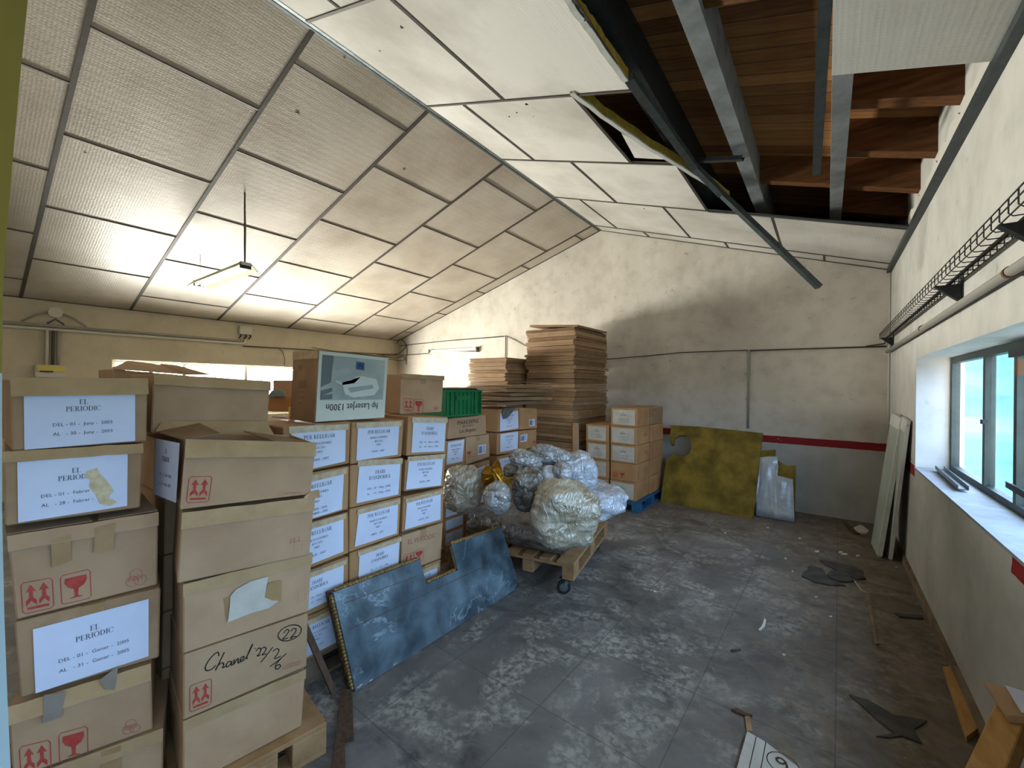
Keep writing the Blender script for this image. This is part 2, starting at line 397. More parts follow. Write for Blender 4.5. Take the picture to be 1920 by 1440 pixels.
def planks_mat(name, c1, c2, axis, width):
    m = bpy.data.materials.new(name); m.use_nodes = True; nt = m.node_tree; b = nt.nodes['Principled BSDF']; N = nt.nodes.new; L = nt.links.new
    geo = N('ShaderNodeNewGeometry'); sp = N('ShaderNodeSeparateXYZ'); L(geo.outputs['Position'], sp.inputs[0])
    d = N('ShaderNodeMath'); d.operation = 'DIVIDE'; L(sp.outputs[axis], d.inputs[0]); d.inputs[1].default_value = width
    fl = N('ShaderNodeMath'); fl.operation = 'FLOOR'; L(d.outputs[0], fl.inputs[0]); fr = N('ShaderNodeMath'); fr.operation = 'FRACT'; L(d.outputs[0], fr.inputs[0])
    wn = N('ShaderNodeTexWhiteNoise'); wn.noise_dimensions = '1D'; L(fl.outputs[0], wn.inputs['W'])
    mp = N('ShaderNodeMapping'); mp.inputs['Scale'].default_value = (1.2, 12, 1.2) if axis == 1 else (12, 1.2, 1.2); L(geo.outputs['Position'], mp.inputs[0])
    n = N('ShaderNodeTexNoise'); n.inputs['Scale'].default_value = 3; n.inputs['Detail'].default_value = 6; L(mp.outputs[0], n.inputs['Vector'])
    a = N('ShaderNodeMath'); a.operation = 'ADD'; L(wn.outputs['Value'], a.inputs[0]); L(n.outputs['Fac'], a.inputs[1])
    mr = N('ShaderNodeMapRange'); L(a.outputs[0], mr.inputs[0]); mr.inputs[1].default_value = .4; mr.inputs[2].default_value = 1.6
    r = N('ShaderNodeMix'); r.data_type = 'RGBA'; L(mr.outputs[0], r.inputs[0]); r.inputs[6].default_value = (*lin(c1), 1); r.inputs[7].default_value = (*lin(c2), 1)
    ab = N('ShaderNodeMath'); ab.operation = 'LESS_THAN'; L(fr.outputs[0], ab.inputs[0]); ab.inputs[1].default_value = .04
    g = N('ShaderNodeMix'); g.data_type = 'RGBA'; L(ab.outputs[0], g.inputs[0]); L(r.outputs[2], g.inputs[6]); g.inputs[7].default_value = (.01, .006, .004, 1)
    L(g.outputs[2], b.inputs['Base Color']); b.inputs['Roughness'].default_value = .75; M[name] = m
panel_mat('panel_grey', 'a9a9a3', '9b9b95')
planks_mat('roof_planks', '6b4120', 'b98449', 1, .145)
mat('rafter_wood', '523319', .75, col2='714824', scale=3, stretch=(1.2, 9, 9), bump=.05)
def wool_mat():
    m = mat('glass_wool', '8f7830', .95, col2='5d4d1c', scale=4, detail=9, mixr=(.36, .64), bump=.6, bscale=45)
wool_mat()
mat('wool_edge', 'a98f35', .95, col2='8a7326', scale=20, bump=.5)
def marble_mat():
    """brushed imitation marble: slate blue clouds, pale veins"""
    m = bpy.data.materials.new('marble_blue'); m.use_nodes = True; nt = m.node_tree; b = nt.nodes['Principled BSDF']; N = nt.nodes.new; L = nt.links.new
    geo = N('ShaderNodeNewGeometry')
    def ns(scale, detail, dist):
        n = N('ShaderNodeTexNoise'); n.inputs['Scale'].default_value = scale; n.inputs['Detail'].default_value = detail; n.inputs['Distortion'].default_value = dist; n.inputs['Roughness'].default_value = .6; L(geo.outputs['Position'], n.inputs['Vector']); return n.outputs['Fac']
    def ramp(f, p0, c0, p1, c1):
        r = N('ShaderNodeValToRGB'); e = r.color_ramp.elements; e[0].position = p0; e[0].color = (*lin(c0), 1); e[1].position = p1; e[1].color = (*lin(c1), 1); L(f, r.inputs[0]); return r.outputs[0]
    s1 = N('ShaderNodeMath'); s1.operation = 'SUBTRACT'; L(ns(4.2, 8, .6), s1.inputs[0]); s1.inputs[1].default_value = .47
    a1 = N('ShaderNodeMath'); a1.operation = 'ABSOLUTE'; L(s1.outputs[0], a1.inputs[0])
    vein = ramp(a1.outputs[0], 0., 'ffffff', .016, '000000')
    brk = ramp(ns(3.1, 3, 0), .47, '000000', .60, 'ffffff')
    vm = N('ShaderNodeMix'); vm.data_type = 'RGBA'; vm.blend_type = 'MULTIPLY'; vm.inputs[0].default_value = 1; L(vein, vm.inputs[6]); L(brk, vm.inputs[7])
    cloud = ramp(ns(5.5, 8, .4), .36, '465661', .64, '768b98')
    sm = ramp(ns(1.5, 3, .2), .40, '6f7f88', .62, 'ffffff')
    cm = N('ShaderNodeMix'); cm.data_type = 'RGBA'; cm.blend_type = 'MULTIPLY'; cm.inputs[0].default_value = .8; L(cloud, cm.inputs[6]); L(sm, cm.inputs[7])
    o = N('ShaderNodeMix'); o.data_type = 'RGBA'; bw = N('ShaderNodeRGBToBW'); L(vm.outputs[2], bw.inputs[0]); sc = N('ShaderNodeMath'); sc.operation = 'MULTIPLY'; L(bw.outputs[0], sc.inputs[0]); sc.inputs[1].default_value = .6
    L(sc.outputs[0], o.inputs[0]); L(cm.outputs[2], o.inputs[6]); o.inputs[7].default_value = (*lin('a3b8c6'), 1)
    L(o.outputs[2], b.inputs['Base Color']); b.inputs['Roughness'].default_value = .38; b.inputs['Specular IOR Level'].default_value = .5; M['marble'] = m
marble_mat()

# ================================================================== SETTING
def box_obj(name, a, b, m, parent=None):
    mb = MB(); mb.box(a, b); return mb.build(name, M[m], parent)
struct(box_obj('floor', (XL-.3, YF-.2, -.1), (XW+.3, YB+.2, 0), 'floor'))
# back wall: gable
ZT = .62                                   # height of the roof void above the ceiling
mb = MB(); mb.prism([(XL-.12, YB, -.1), (XW+.26, YB, -.1), (XW+.26, YB, zc(XW)+ZT), (XR, YB, ZR+ZT), (XL-.12, YB, ZEL+ZT)], (0, .2, 0)); struct(mb.build('wall_back', M['wall_back_paint']))
mb = MB(); mb.prism([(XL-.12, YF, -.1), (XW+.26, YF, -.1), (XW+.26, YF, zc(XW)+ZT), (XR, YF, ZR+ZT), (XL-.12, YF, ZEL+ZT)], (0, -.2, 0)); struct(mb.build('wall_front', M['wall_back_paint']))
# right wall with deep window opening
mb = MB()
x0, x1 = XW, XW+.30; zt = zc(XW)+ZT-.05
mb.box((x0, YF, -.1), (x1, YB, WR['z0'])); mb.box((x0, YF, WR['z1']), (x1, YB, zt))
mb.box((x0, WR['y1'], WR['z0']), (x1, YB, WR['z1'])); mb.box((x0, YF, WR['z0']), (x1, WR['y0'], WR['z1']))
struct(mb.build('wall_right', M['wall_right_paint']))
mb = MB(); x0, x1 = XL-.25, XL
mb.box((x0, YF, -.1), (x1, YB, WL['z0'])); mb.box((x0, YF, WL['z1']), (x1, YB, ZEL+ZT-.05))
mb.box((x0, WL['y1'], WL['z0']), (x1, YB, WL['z1'])); mb.box((x0, YF, WL['z0']), (x1, WL['y0'], WL['z1']))
struct(mb.build('wall_left', M['wall_left_paint']))
# white painted sill + reveals of the right window
mb = MB(); mb.box((XW-.006, WR['y0'], WR['z0']-.012), (WR['x'], WR['y1'], WR['z0']+.004)); o = struct(mb.build('trim_1', M['sill_paint']))
# baseboard along the window wall
mb = MB(); mb.box((XW-.022, YF, 0), (XW, YB, .075)); struct(mb.build('baseboard_right', M['pallet_grey']))
# angle strip where ceiling meets the window wall
mb = MB(); mb.box((XW-.045, YF, zc(XW)-.035), (XW, YB, zc(XW)+.02)); struct(mb.build('trim_2', M['galvanised_dark']))
# white vertical corner bead
mb = MB(); mb.tube([(XW-.012, YB-.012, 0), (XW-.012, YB-.012, zc(XW)-.03)], .012); struct(mb.build('trim_3', M['plaster_white'], smooth=True))
# torn white plaster above the ceiling line at the window wall
mb = MB(); pts = []
ys = [2.6+i*.07 for i in range(42)]
top = [(XW-.03, y, zc(XW)+.12+.10*abs(noise.noise(V(y*3.1, 0, 0)))+.05*noise.noise(V(y*11, 3, 0))) for y in ys]
mb.prism([(XW-.03, ys[0], zc(XW)+.02)]+top+[(XW-.03, ys[-1], zc(XW)+.02)], (.03, 0, 0)); struct(mb.build('trim_4', M['plaster_white']))

# ---- windows
def window(name, W, sgn, mull, thick=.05):
    root = empty(name, (W['x'], (W['y0']+W['y1'])/2, W['z0'])); struct(root)
    xa, xb = W['x']-thick/2, W['x']+thick/2; t = .05
    mb = MB()
    mb.box((xa, W['y0'], W['z0']), (xb, W['y1'], W['z0']+t)); mb.box((xa, W['y0'], W['z1']-t), (xb, W['y1'], W['z1']))
    for y in [W['y0']+t/2]+mull+[W['y1']-t/2]:
        mb.box((xa, y-t/2, W['z0']+t), (xb, y+t/2, W['z1']-t))
    mb.build('window_frame', M['frame_paint' if sgn > 0 else 'white_metal'], root)
    ys = [W['y0']]+mull+[W['y1']]
    for a, b in zip(ys[:-1], ys[1:]):
        g = MB(); g.box((W['x']-.003, a+t/2, W['z0']+t), (W['x']+.003, b-t/2, W['z1']-t)); g.build('glass_pane', M['glass'], root)
    return root
wr = window('window_1', WR, 1, [4.19, 3.60, 2.7, 1.8, .9, 0, -.8])
wl = window('window_2', WL, -1, [2.0, 2.46, 3.45, 4.4])
# roller-blind box / white head of left window
mb = MB(); mb.box((XL-.02, WL['y0']-.02, WL['z1']-.015), (XL+.015, WL['y1'], WL['z1']+.015)); mb.build('head_strip', M['white_plastic'], wl)
# right window hardware
p = fx((1905, 915), WR['x']-.04)
mb = MB(); a = fx((1888, 908), WR['x']-.05); b = fx((1935, 935), WR['x']-.05); mb.bar(a, b, .012, .035); mb.build('latch_bar', M['dark_steel'], wr)
mb = MB(); q = fx((1845, 791), WR['x']-.04); mb.box((q.x-.012, q.y-.03, q.z-.015), (q.x+.012, q.y+.03, q.z+.015)); mb.build('latch', M['dark_steel'], wr)
mb = MB(); q = fx((1905, 662), WR['x']-.045); mb.box((q.x-.01, q.y-.30, q.z-.02), (q.x+.02, q.y+.08, q.z+.02)); mb.build('top_latch', M['dark_steel'], wr)
mb = MB(); q = fx((1912, 680), WR['x']-.04); mb.box((q.x-.012, q.y-.02, q.z-.07), (q.x+.012, q.y+.02, q.z+.02)); mb.build('rusty_hinge', M['rust'], wr)

# ---- door frame edge beside the camera
d0 = .50
pts = [(-14, -20), (54, -20), (40, 120), (24, 300), (12, 440), (5, 560), (4, 700)]
mb = MB(); P = [fd(q, d0) for q in pts]+[fd((-60, 700), d0), fd((-60, -20), d0)]
mb.prism(P, (-.05, -.02, 0)); struct(mb.build('trim_5', M['yellow_jamb']))
pts = [(4, 700), (4, 960), (8, 1150), (14, 1310), (21, 1460)]
mb = MB(); P = [fd(q, d0) for q in pts]+[fd((-60, 1460), d0), fd((-60, 700), d0)]
mb.prism(P, (-.05, -.02, 0)); struct(mb.build('trim_6', M['blue_lit_jamb']))

# ---- ceiling: boards held by metal strips, both slopes
ceil = empty('ceiling', (XR, 2.5, ZR)); struct(ceil)
def cpt(x, y, o=0): return V(x, y, zc(x)+o)
def ceil_panel(xa, xb, y0, y1, m, skip=None):
    mb = MB(); g = .004; eps = 1e-5
    xa2, xb2 = min(xa, xb)+g, max(xa, xb)-g
    z0, z1 = (zc(xa2), zc(xb2))
    mb.hexa([V(xa2, y0+g, z0), V(xb2, y0+g, z1), V(xb2, y1-g, z1), V(xa2, y1-g, z0), V(xa2, y0+g, z0+.022), V(xb2, y0+g, z1+.022), V(xb2, y1-g, z1+.022), V(xa2, y1-g, z0+.022)])
    return mb.build('ceiling_panel', M[m], ceil)
def strip(a, b, w=.03, m='grid_strip', name='grid_strip', par=ceil):
    mb = MB(); n = (Vector(b)-Vector(a)).normalized(); up = V(0, 0, 1); mb.bar(Vector(a)-V(0, 0, .004), Vector(b)-V(0, 0, .004), w, .010); return mb.build(name, M[m], par)
yl = [-2.2, -1.87, -.65, .55, 1.705, 2.925, 4.19, 5.45, 6.735, YB]
oA = [-3.68, -4.88, -6.07, -7.28, -8.48]; oB = [-4.29, -5.495, -6.685, -7.87]
jl = [oA, oB, oA, oB, oA, oB, oA, oB, oA]
for i in range(9):
    y0, y1 = yl[i], yl[i+1]; xs = [XR-.001]+jl[i]+[XL]
    for a, b in zip(xs[:-1], xs[1:]): ceil_panel(a, b, y0, y1, 'panel_left')
    for x in jl[i]: strip(cpt(x, y0+.016), cpt(x, y1-.016), .02)
    if i: strip(cpt(XR-.01, y0), cpt(XL, y0), .036)
yr = [-2.2, -.85, .40, 1.635, 2.87, 4.10, 5.385, 6.74, YB]
jr = [[-2.28, -1.08, .12], [-2.8, -1.6, -.4], [-2.8, -1.6, -.4], [-2.28, -1.12], [-2.79, -1.60], [-2.305, -1.155], [-2.87, -1.685, -.50], [-2.42, -1.21, -.04]]
for i in range(8):
    y0, y1 = yr[i], yr[i+1]; xs = [XR+.001]+jr[i]+[XW]
    for k, (a, b) in enumerate(zip(xs[:-1], xs[1:])):
        if 2 <= i <= 5 and k >= (2 if i in (3, 4, 5) else 3): continue       # boards fallen out
        ceil_panel(a, b, y0, y1, 'panel_right')
    for x in jr[i]:
        strip(cpt(x, y0+.016), cpt(x, y1-.016), .024 if i in (3, 4, 5) else .018)
    if i:
        xe = {3: -1.12, 4: -1.12, 5: -1.155}.get(i, XW-.02)
        strip(cpt(XR+.01, y0), cpt(xe, y0), .024)
strip(cpt(-1.155, 5.385, -.004), cpt(XW-.02, 5.30, -.004), .05, 'galvanised_dark')
strip(cpt(XR+.02, YF+.05), cpt(XR+.02, YB-.02), .03, 'galvanised')
strip(cpt(XR-.02, YF+.05), cpt(XR-.02, YB-.02), .03, 'galvanised_dark')
for yy, sl in ((YB-.012, 0),):
    strip(cpt(XR, yy), cpt(XL, yy), .02); strip(cpt(XR, yy), cpt(XW, yy), .02)
strip(cpt(XL+.012, YF), cpt(XL+.012, YB), .02)
# nails, hooks and holes left in the boards
def ceil_dot(px, f, r=.012):
    c = f(px); mb = MB(); pts = [c+V(random.uniform(.6, 1.3)*r*math.cos(k*.9), random.uniform(.6, 1.3)*r*math.sin(k*.9), -.003) for k in range(7)]
    mb.prism(pts, (0, 0, .004)); mb.build('hole', M['cable_black'], ceil)
for px, r in (((557, 214), .026), ((757, 317), .014), ((744, 453), .01), ((160, 286), .01), ((646, 108), .008)): ceil_dot(px, fcl, r)
for px, r in (((753, 50), .016), ((988, 195), .014), ((969, 211), .01), ((955, 218), .009), ((1000, 218), .006), ((712, 95), .008), ((1208, 391), .012)): ceil_dot(px, fcr, r)

# ---- roof above: deck, purlins, rafters
o = .50
mb = MB(); mb.hexa([V(XR, YF, ZR+o), V(XW+.3, YF, zc(XW+.3)+o), V(XW+.3, YB+.2, zc(XW+.3)+o), V(XR, YB+.2, ZR+o), V(XR, YF, ZR+o+.04), V(XW+.3, YF, zc(XW+.3)+o+.04), V(XW+.3, YB+.2, zc(XW+.3)+o+.04), V(XR, YB+.2, ZR+o+.04)])
rd = struct(mb.build('roof_deck', M['roof_planks'])); tag(rd, 'brown plank roof deck seen through the broken ceiling', 'roof')
mb = MB(); mb.hexa([V(XL-.3, YF, ZEL+o), V(XR, YF, ZR+o), V(XR, YB+.2, ZR+o), V(XL-.3, YB+.2, ZEL+o), V(XL-.3, YF, ZEL+o+.04), V(XR, YF, ZR+o+.04), V(XR, YB+.2, ZR+o+.04), V(XL-.3, YB+.2, ZEL+o+.04)])
struct(mb.build('roof_deck', M['roof_planks']))
def purlin(x, w, h, off, m, lab):
    mb = MB(); z = zc(x+w/2)+off
    mb.box((x, YF, z), (x+w, YB, z+h)); mb.jitter(.004, 6)
    oo = struct(mb.build('roof_purlin', M[m])); tag(oo, lab, 'beam', 'roof purlins above the broken ceiling')
purlin(-.69, .115, .34, .16, 'concrete_beam', 'grey concrete roof beam crossing the middle of the ceiling hole')
purlin(.012, .10, .22, .14, 'concrete_beam', 'grey concrete roof beam ending above the hanging white board')
purlin(-1.20, .13, .30, .12, 'dark_steel', 'dark roof beam along the inner edge of the ceiling hole')
def rafter(y, w, lab, x0=-.55, x1=XW+.1, off=.24, h=.26):
    mb = MB(); za, zb = zc(x0)+off, zc(x1)+off
    mb.hexa([V(x0, y, za), V(x1, y, zb), V(x1, y+w, zb), V(x0, y+w, za), V(x0, y, za+h), V(x1, y, zb+h), V(x1, y+w, zb+h), V(x0, y+w, za+h)])
    oo = struct(mb.build('roof_rafter', M['rafter_wood'])); tag(oo, lab, 'beam', 'wooden rafters above the broken ceiling')
for y, l in ((3.57, 'wooden rafter nearest the hanging white board'), (4.31, 'second wooden rafter behind the hanging white board'), (5.02, 'third wooden rafter, nearest the far edge of the ceiling hole'), (5.75, 'fourth wooden rafter, deepest in the ceiling hole')):
    rafter(y, .115, l, .115)
rafter(2.45, .1, 'wooden rafter at the top of the ceiling hole between two beams', -.575, .012)
rafter(5.0, .1, 'wooden rafter low in the hole between two concrete beams', -.575, .012)
# loose things in the hole
def chan(mb, pts, w=.055, h=.035):
    pts = [Vector(p) for p in pts]
    for a, b in zip(pts[:-1], pts[1:]):
        mb.bar(a, b, w, .006); d = (b-a).normalized(); s = d.cross(V(0, 0, 1)).normalized()*(w/2); u = s.cross(d).normalized()
        for k in (-1, 1): mb.bar(a+s*k-u*(h/2)*-1, b+s*k-u*(h/2)*-1, .005, h)
P0 = fcr((1180, 151), -.01); P1 = fcr((1303, 318), -.03); P2 = fcr((1352, 368), -.16); P3 = fy((1533, 541), 4.9)
mb = MB(); chan(mb, [P0, P1, P2, P3], .06, .04); tag(mb.build('ceiling_channel', M['galvanised_dark'], origin=P0), 'long bent metal ceiling channel dangling diagonally from the hole', 'metal channel', 'loose ceiling channels')
mb = MB(); a = fcr((1549, -40), -.01); b = fcr((1531, 328), -.02); chan(mb, [a, b], .05, .03); tag(mb.build('ceiling_channel', M['galvanised_dark'], origin=a), 'straight metal ceiling channel beside the hanging white board', 'metal channel', 'loose ceiling channels')
mb = MB(); a = fcr((1308, 304), .02); b = fcr((1392, 300), .02); chan(mb, [a, b], .05, .03); tag(mb.build('ceiling_channel', M['dark_steel'], origin=a), 'short dark metal channel reaching from the insulation to the beam', 'metal channel', 'loose ceiling channels')
mb = MB(); x0, x1, y0, y1 = .008, XW-.03, 1.2, 2.86
mb.hexa([cpt(x0, y0, -.012), cpt(x1, y0, -.012), cpt(x1, y1, -.004), cpt(x0, y1, -.012), cpt(x0, y0, .012), cpt(x1, y0, .012), cpt(x1, y1, .02), cpt(x0, y1, .012)])
tag(mb.build('ceiling_board', M['panel_grey'], origin='base'), 'lone white ceiling board still hanging beside the window wall', 'ceiling board')
# insulation strips at the torn edge
def batt(pts, w, th, lab, lift=.10):
    """sagging insulation batt with white facing, seen from its edge"""
    pts = [Vector(p) for p in pts]; root = empty('insulation_batt', pts[0]); tag(root, lab, 'insulation', 'insulation batts at the torn ceiling edge')
    side = V(-.035, 0, .0)
    def sm(t):
        k = t*(len(pts)-1); i = min(int(k), len(pts)-2); f = k-i; return pts[i].lerp(pts[i+1], f)
    for nm, m, z0, z1 in (('wool_core', 'wool_edge', 0, th+.02), ('white_facing', 'white_metal', -.014, -.001)):
        mb = MB(); g1 = []; n = 24
        rows = []
        for i in range(n+1):
            p = sm(i/n); wob = .012*noise.noise(V(i*.5, 2, 0))
            rows.append([mb.bm.verts.new(q) for q in (p+V(0, 0, z0+wob), p+side+V(0, 0, z0+wob), p+side+V(0, 0, z1+wob*2), p+V(0, 0, z1+wob*2))])
        for A, B in zip(rows[:-1], rows[1:]):
            for k in range(4): mb.bm.faces.new((A[k], A[(k+1) % 4], B[(k+1) % 4], B[k]))
        mb.bm.faces.new(rows[0]); mb.bm.faces.new(rows[-1][::-1])
        mb.build(nm, M[m], root, smooth=False)
batt([fcr((1076, 171), .0), fcr((1130, 212), -.01), fcr((1200, 262), -.02), fcr((1270, 305), -.01), fcr((1330, 342), .0), fcr((1368, 372), .0)], .10, .055, 'torn yellow insulation batt with white facing sagging across the hole', lift=.05)
batt([fcr((1062, -20), .0), fcr((1085, 18), .0), fcr((1110, 50), .0), fcr((1140, 95), .0), fcr((1178, 148), .0)], .10, .05, 'yellow insulation edge along the top of the torn ceiling', lift=.05)
mb = MB(); mb.prism([fcr((1165, 250), .02), fcr((1262, 300), .02), fcr((1190, 296), .02)], (0, 0, .02)); tag(mb.build('board_fragment', M['panel_right'], origin='base'), 'triangular piece of white ceiling board below the sagging insulation', 'ceiling board')

# ---- outside the window: hillside with houses
mb = MB()
def hill(u, v):
    x = -60+u*420; y = 25+v*420
    z = -32 + 95*max(0, (v-.12))**.9 + 10*noise.noise(V(u*5, v*6, 1)) + 3*noise.noise(V(u*22, v*25, 4))
    return V(x, y, z)
mb.grid(hill, 60, 60); hl = mb.build('hillside', M['hill_hazy'], smooth=True); struct(hl)
for k, (px, d, w) in enumerate((((1897, 782), 200, 6), ((1882, 796), 190, 4), ((1905, 768), 230, 6), ((1893, 812), 170, 3.5))):
    c = fd(px, d); mb = MB(); mb.box((c.x-w/2, c.y-w/2, c.z-6), (c.x+w/2, c.y+w/2, c.z+w*.3)); r = empty('house', (c.x, c.y, c.z-6))
    tag(r, ('pale house on the hillside seen through the window, highest up the slope', 'pale house lowest on the hillside', 'pale house in the middle of the hillside', 'small pale house nearest on the hillside')[(2, 1, 0, 3)[k]], 'house', 'houses on the hillside')
    mb.build('house_wall', M['house_wall'], r)
    mb = MB(); z = c.z+w*.3; mb.prism([(c.x-w*.6, c.y-w*.6, z), (c.x+w*.6, c.y-w*.6, z), (c.x, c.y-w*.6, z+w*.3)], (0, w*1.2, 0)); mb.build('roof', M['house_roof'], r)
# ================================================================== LETTERING AND PRINTED MARKS
_G = {}
def glyphs(s, shear=0.):
    """outline of a text as 2-D points and faces, height of a capital = 1"""
    k = (s, shear)
    if k not in _G:
        cu = bpy.data.curves.new('lettering', 'FONT'); cu.body = s; cu.size = 1; cu.resolution_u = 2; cu.shear = shear
        ob = bpy.data.objects.new('lettering', cu); COL.objects.link(ob)
        me = bpy.data.meshes.new_from_object(ob.evaluated_get(bpy.context.evaluated_depsgraph_get()))
        vs = [(v.co.x/.69, v.co.y/.69) for v in me.vertices]; fs = [tuple(p.vertices) for p in me.polygons]
        bpy.data.objects.remove(ob); bpy.data.curves.remove(cu); bpy.data.meshes.remove(me)
        x0 = min(v[0] for v in vs); x1 = max(v[0] for v in vs)
        _G[k] = ([(a-x0, b) for a, b in vs], fs, x1-x0)
    return _G[k]
def _serif():
    """roman capitals with thick and thin strokes, as lists of polygons; cap height 1"""
    G = {}; R = lambda x0, y0, x1, y1: [(x0, y0), (x1, y0), (x1, y1), (x0, y1)]
    def ring(cx, cy, ro, ri, a0, a1, n=14):
        P = [math.radians(a0+(a1-a0)*i/n) for i in range(n+1)]; e = lambda a, r: (cx+r[0]*math.cos(a), cy+r[1]*math.sin(a))
        return [[e(p, ro), e(q, ro), e(q, ri), e(p, ri)] for p, q in zip(P, P[1:])]
    stem = R(.12, 0, .25, 1); top = R(.02, .955, .25, 1); foot = R(.02, 0, .36, .045)
    G['I'] = ([stem, R(.02, .955, .36, 1), foot], .38)
    G['L'] = ([stem, R(.02, .955, .37, 1), R(.02, 0, .62, .045), R(.58, .045, .62, .25)], .66)
    G['E'] = ([stem, R(.02, .955, .60, 1), R(.56, .78, .60, .955), R(.02, 0, .64, .045), R(.60, .045, .64, .24), R(.25, .49, .46, .535), R(.43, .39, .465, .63)], .69)
    bowl = ring(.27, .735, (.33, .265), (.19, .22), -90, 90)
    G['P'] = ([stem, R(.02, .955, .28, 1), R(.25, .47, .28, .515), R(.02, 0, .38, .045)]+bowl, .63)
    G['R'] = (G['P'][0]+[[(.30, .49), (.44, .49), (.72, .03), (.57, .03)], R(.52, 0, .78, .045)], .78)
    G['B'] = ([stem, R(.02, .955, .28, 1), R(.02, 0, .28, .045), R(.25, .49, .28, .535)]+ring(.27, .75, (.30, .25), (.17, .21), -90, 90)+ring(.27, .27, (.36, .27), (.22, .225), -90, 90), .68)
    G['D'] = ([stem, R(.02, .955, .28, 1), R(.02, 0, .28, .045)]+ring(.27, .5, (.50, .5), (.355, .455), -90, 90), .82)
    G['O'] = (ring(.41, .5, (.40, .51), (.26, .465), 0, 360, 24), .83)
    G['Ò'] = (G['O'][0]+[[(.28, 1.25), (.38, 1.25), (.48, 1.07), (.43, 1.07)]], .83)
    G['C'] = (ring(.42, .5, (.40, .51), (.27, .465), 45, 315, 20)+[R(.68, .68, .72, 1.0), R(.68, .10, .72, .26)], .77)
    G['G'] = (ring(.42, .5, (.40, .51), (.27, .465), 45, 300, 20)+[R(.68, .68, .72, 1.0), R(.60, .03, .72, .42), R(.50, .40, .80, .445)], .82)
    G['A'] = ([[(.09, .03), (.15, .03), (.43, 1.), (.38, 1.)], [(.36, 1.02), (.46, 1.02), (.76, .03), (.60, .03)], R(.22, .32, .62, .37), R(0, 0, .25, .045), R(.52, 0, .85, .045)], .84)
    G['N'] = ([R(.12, 0, .17, 1), R(.66, 0, .71, 1), [(.04, 1), (.20, 1), (.71, 0), (.64, 0)], R(.02, 0, .28, .045), R(.55, .955, .82, 1)], .83)
    G["'"] = ([[(.06, 1), (.18, 1), (.13, .68), (.10, .68)]], .22); G[' '] = ([], .30)
    return G
SERIF = _serif()
def serif_on(mb, f, s, cu, cv, h, o=0., maxw=None):
    w = sum(SERIF[c][1] for c in s); hx = h/f.w*f.h; hy = h
    if maxw and w*hx > maxw: hx = maxw/w
    x = -w/2
    for c in s:
        for p in SERIF[c][0]: mb.poly([f.at(cu+(x+a)*hx, cv-b*hy, o) for a, b in p])
        x += SERIF[c][1]
class Face:
    """a flat quad (TL, TR, BR, BL) addressed by u (0 left..1 right) and v (0 top..1 bottom)"""
    def __init__(s, TL, TR, BR, BL):
        s.q = [Vector(p) for p in (TL, TR, BR, BL)]
        s.n = ((s.q[0]-s.q[3])+(s.q[1]-s.q[2])).cross((s.q[1]-s.q[0])+(s.q[2]-s.q[3])).normalized()*-1
        s.w = (s.q[1]-s.q[0]).length; s.h = (s.q[3]-s.q[0]).length
    def at(s, u, v, o=0.):
        a = s.q[0].lerp(s.q[1], u); b = s.q[3].lerp(s.q[2], u); return a.lerp(b, v)+s.n*o
    def sub(s, u0, v0, u1, v1, o=0.):
        return Face(s.at(u0, v0, o), s.at(u1, v0, o), s.at(u1, v1, o), s.at(u0, v1, o))
    def hit(s, px, o=0.):
        return at(px, s.n, s.n.dot(s.q[0])+o)
def text_on(mb, f, s, cu, cv, h, o=.0016, maxw=None, flip=False, align='c', shear=0.):
    vs, fs, w = glyphs(s, shear); hx = h/f.w*f.h
    if maxw and w*hx > maxw: hx = maxw/w
    off = {'c': w/2, 'l': 0, 'r': w}[align]
    bv = []
    for x, y in vs:
        a, b = (x-off)*hx, y*h
        if flip: a, b = -a, -b
        bv.append(mb.bm.verts.new(f.at(cu+a, cv-b, o)))
    for t in fs:
        try: mb.bm.faces.new([bv[i] for i in t])
        except ValueError: pass
def poly_on(mb, f, pts, o=.0016): mb.poly([f.at(u, v, o) for u, v in pts])
def line_on(mb, f, pts, w, o=.0016, closed=False):
    """ribbon of width w (metres) along points (u, v)"""
    P = [f.at(u, v, o) for u, v in pts]; ribbon(mb, P, f.n, w, closed)
def ribbon(mb, P, n, w, closed=False):
    m = len(P); L = []
    for i in range(m):
        a = P[i-1] if (closed or i > 0) else P[i]; b = P[(i+1) % m] if (closed or i < m-1) else P[i]
        d = (b-a).normalized(); s = n.cross(d)*w/2; L.append((mb.bm.verts.new(P[i]+s), mb.bm.verts.new(P[i]-s)))
    for i in range(m if closed else m-1):
        A, B = L[i], L[(i+1) % m]; mb.bm.faces.new((A[0], B[0], B[1], A[1]))
def mark_arrows(mb, f, o=.0016):
    rr = [(.08, 0), (.92, 0), (1, .08), (1, .92), (.92, 1), (.08, 1), (0, .92), (0, .08)]
    line_on(mb, f, rr, f.w*.035, o, True)
    for cx in (.29, .71):
        poly_on(mb, f, [(cx, .10), (cx+.17, .34), (cx+.06, .31), (cx+.06, .52), (cx+.17, .62), (cx+.17, .78), (cx, .62), (cx-.17, .78), (cx-.17, .62), (cx-.06, .52), (cx-.06, .31), (cx-.17, .34)], o)
    poly_on(mb, f, [(.15, .82), (.85, .82), (.85, .90), (.15, .90)], o)
def mark_glass(mb, f, o=.0016):
    rr = [(.08, 0), (.92, 0), (1, .08), (1, .92), (.92, 1), (.08, 1), (0, .92), (0, .08)]
    line_on(mb, f, rr, f.w*.03, o, True)
    poly_on(mb, f, [(.14, .14), (.86, .14), (.88, .30), (.78, .46), (.58, .55), (.56, .80), (.76, .86), (.24, .86), (.44, .80), (.42, .55), (.22, .46), (.12, .30)], o)
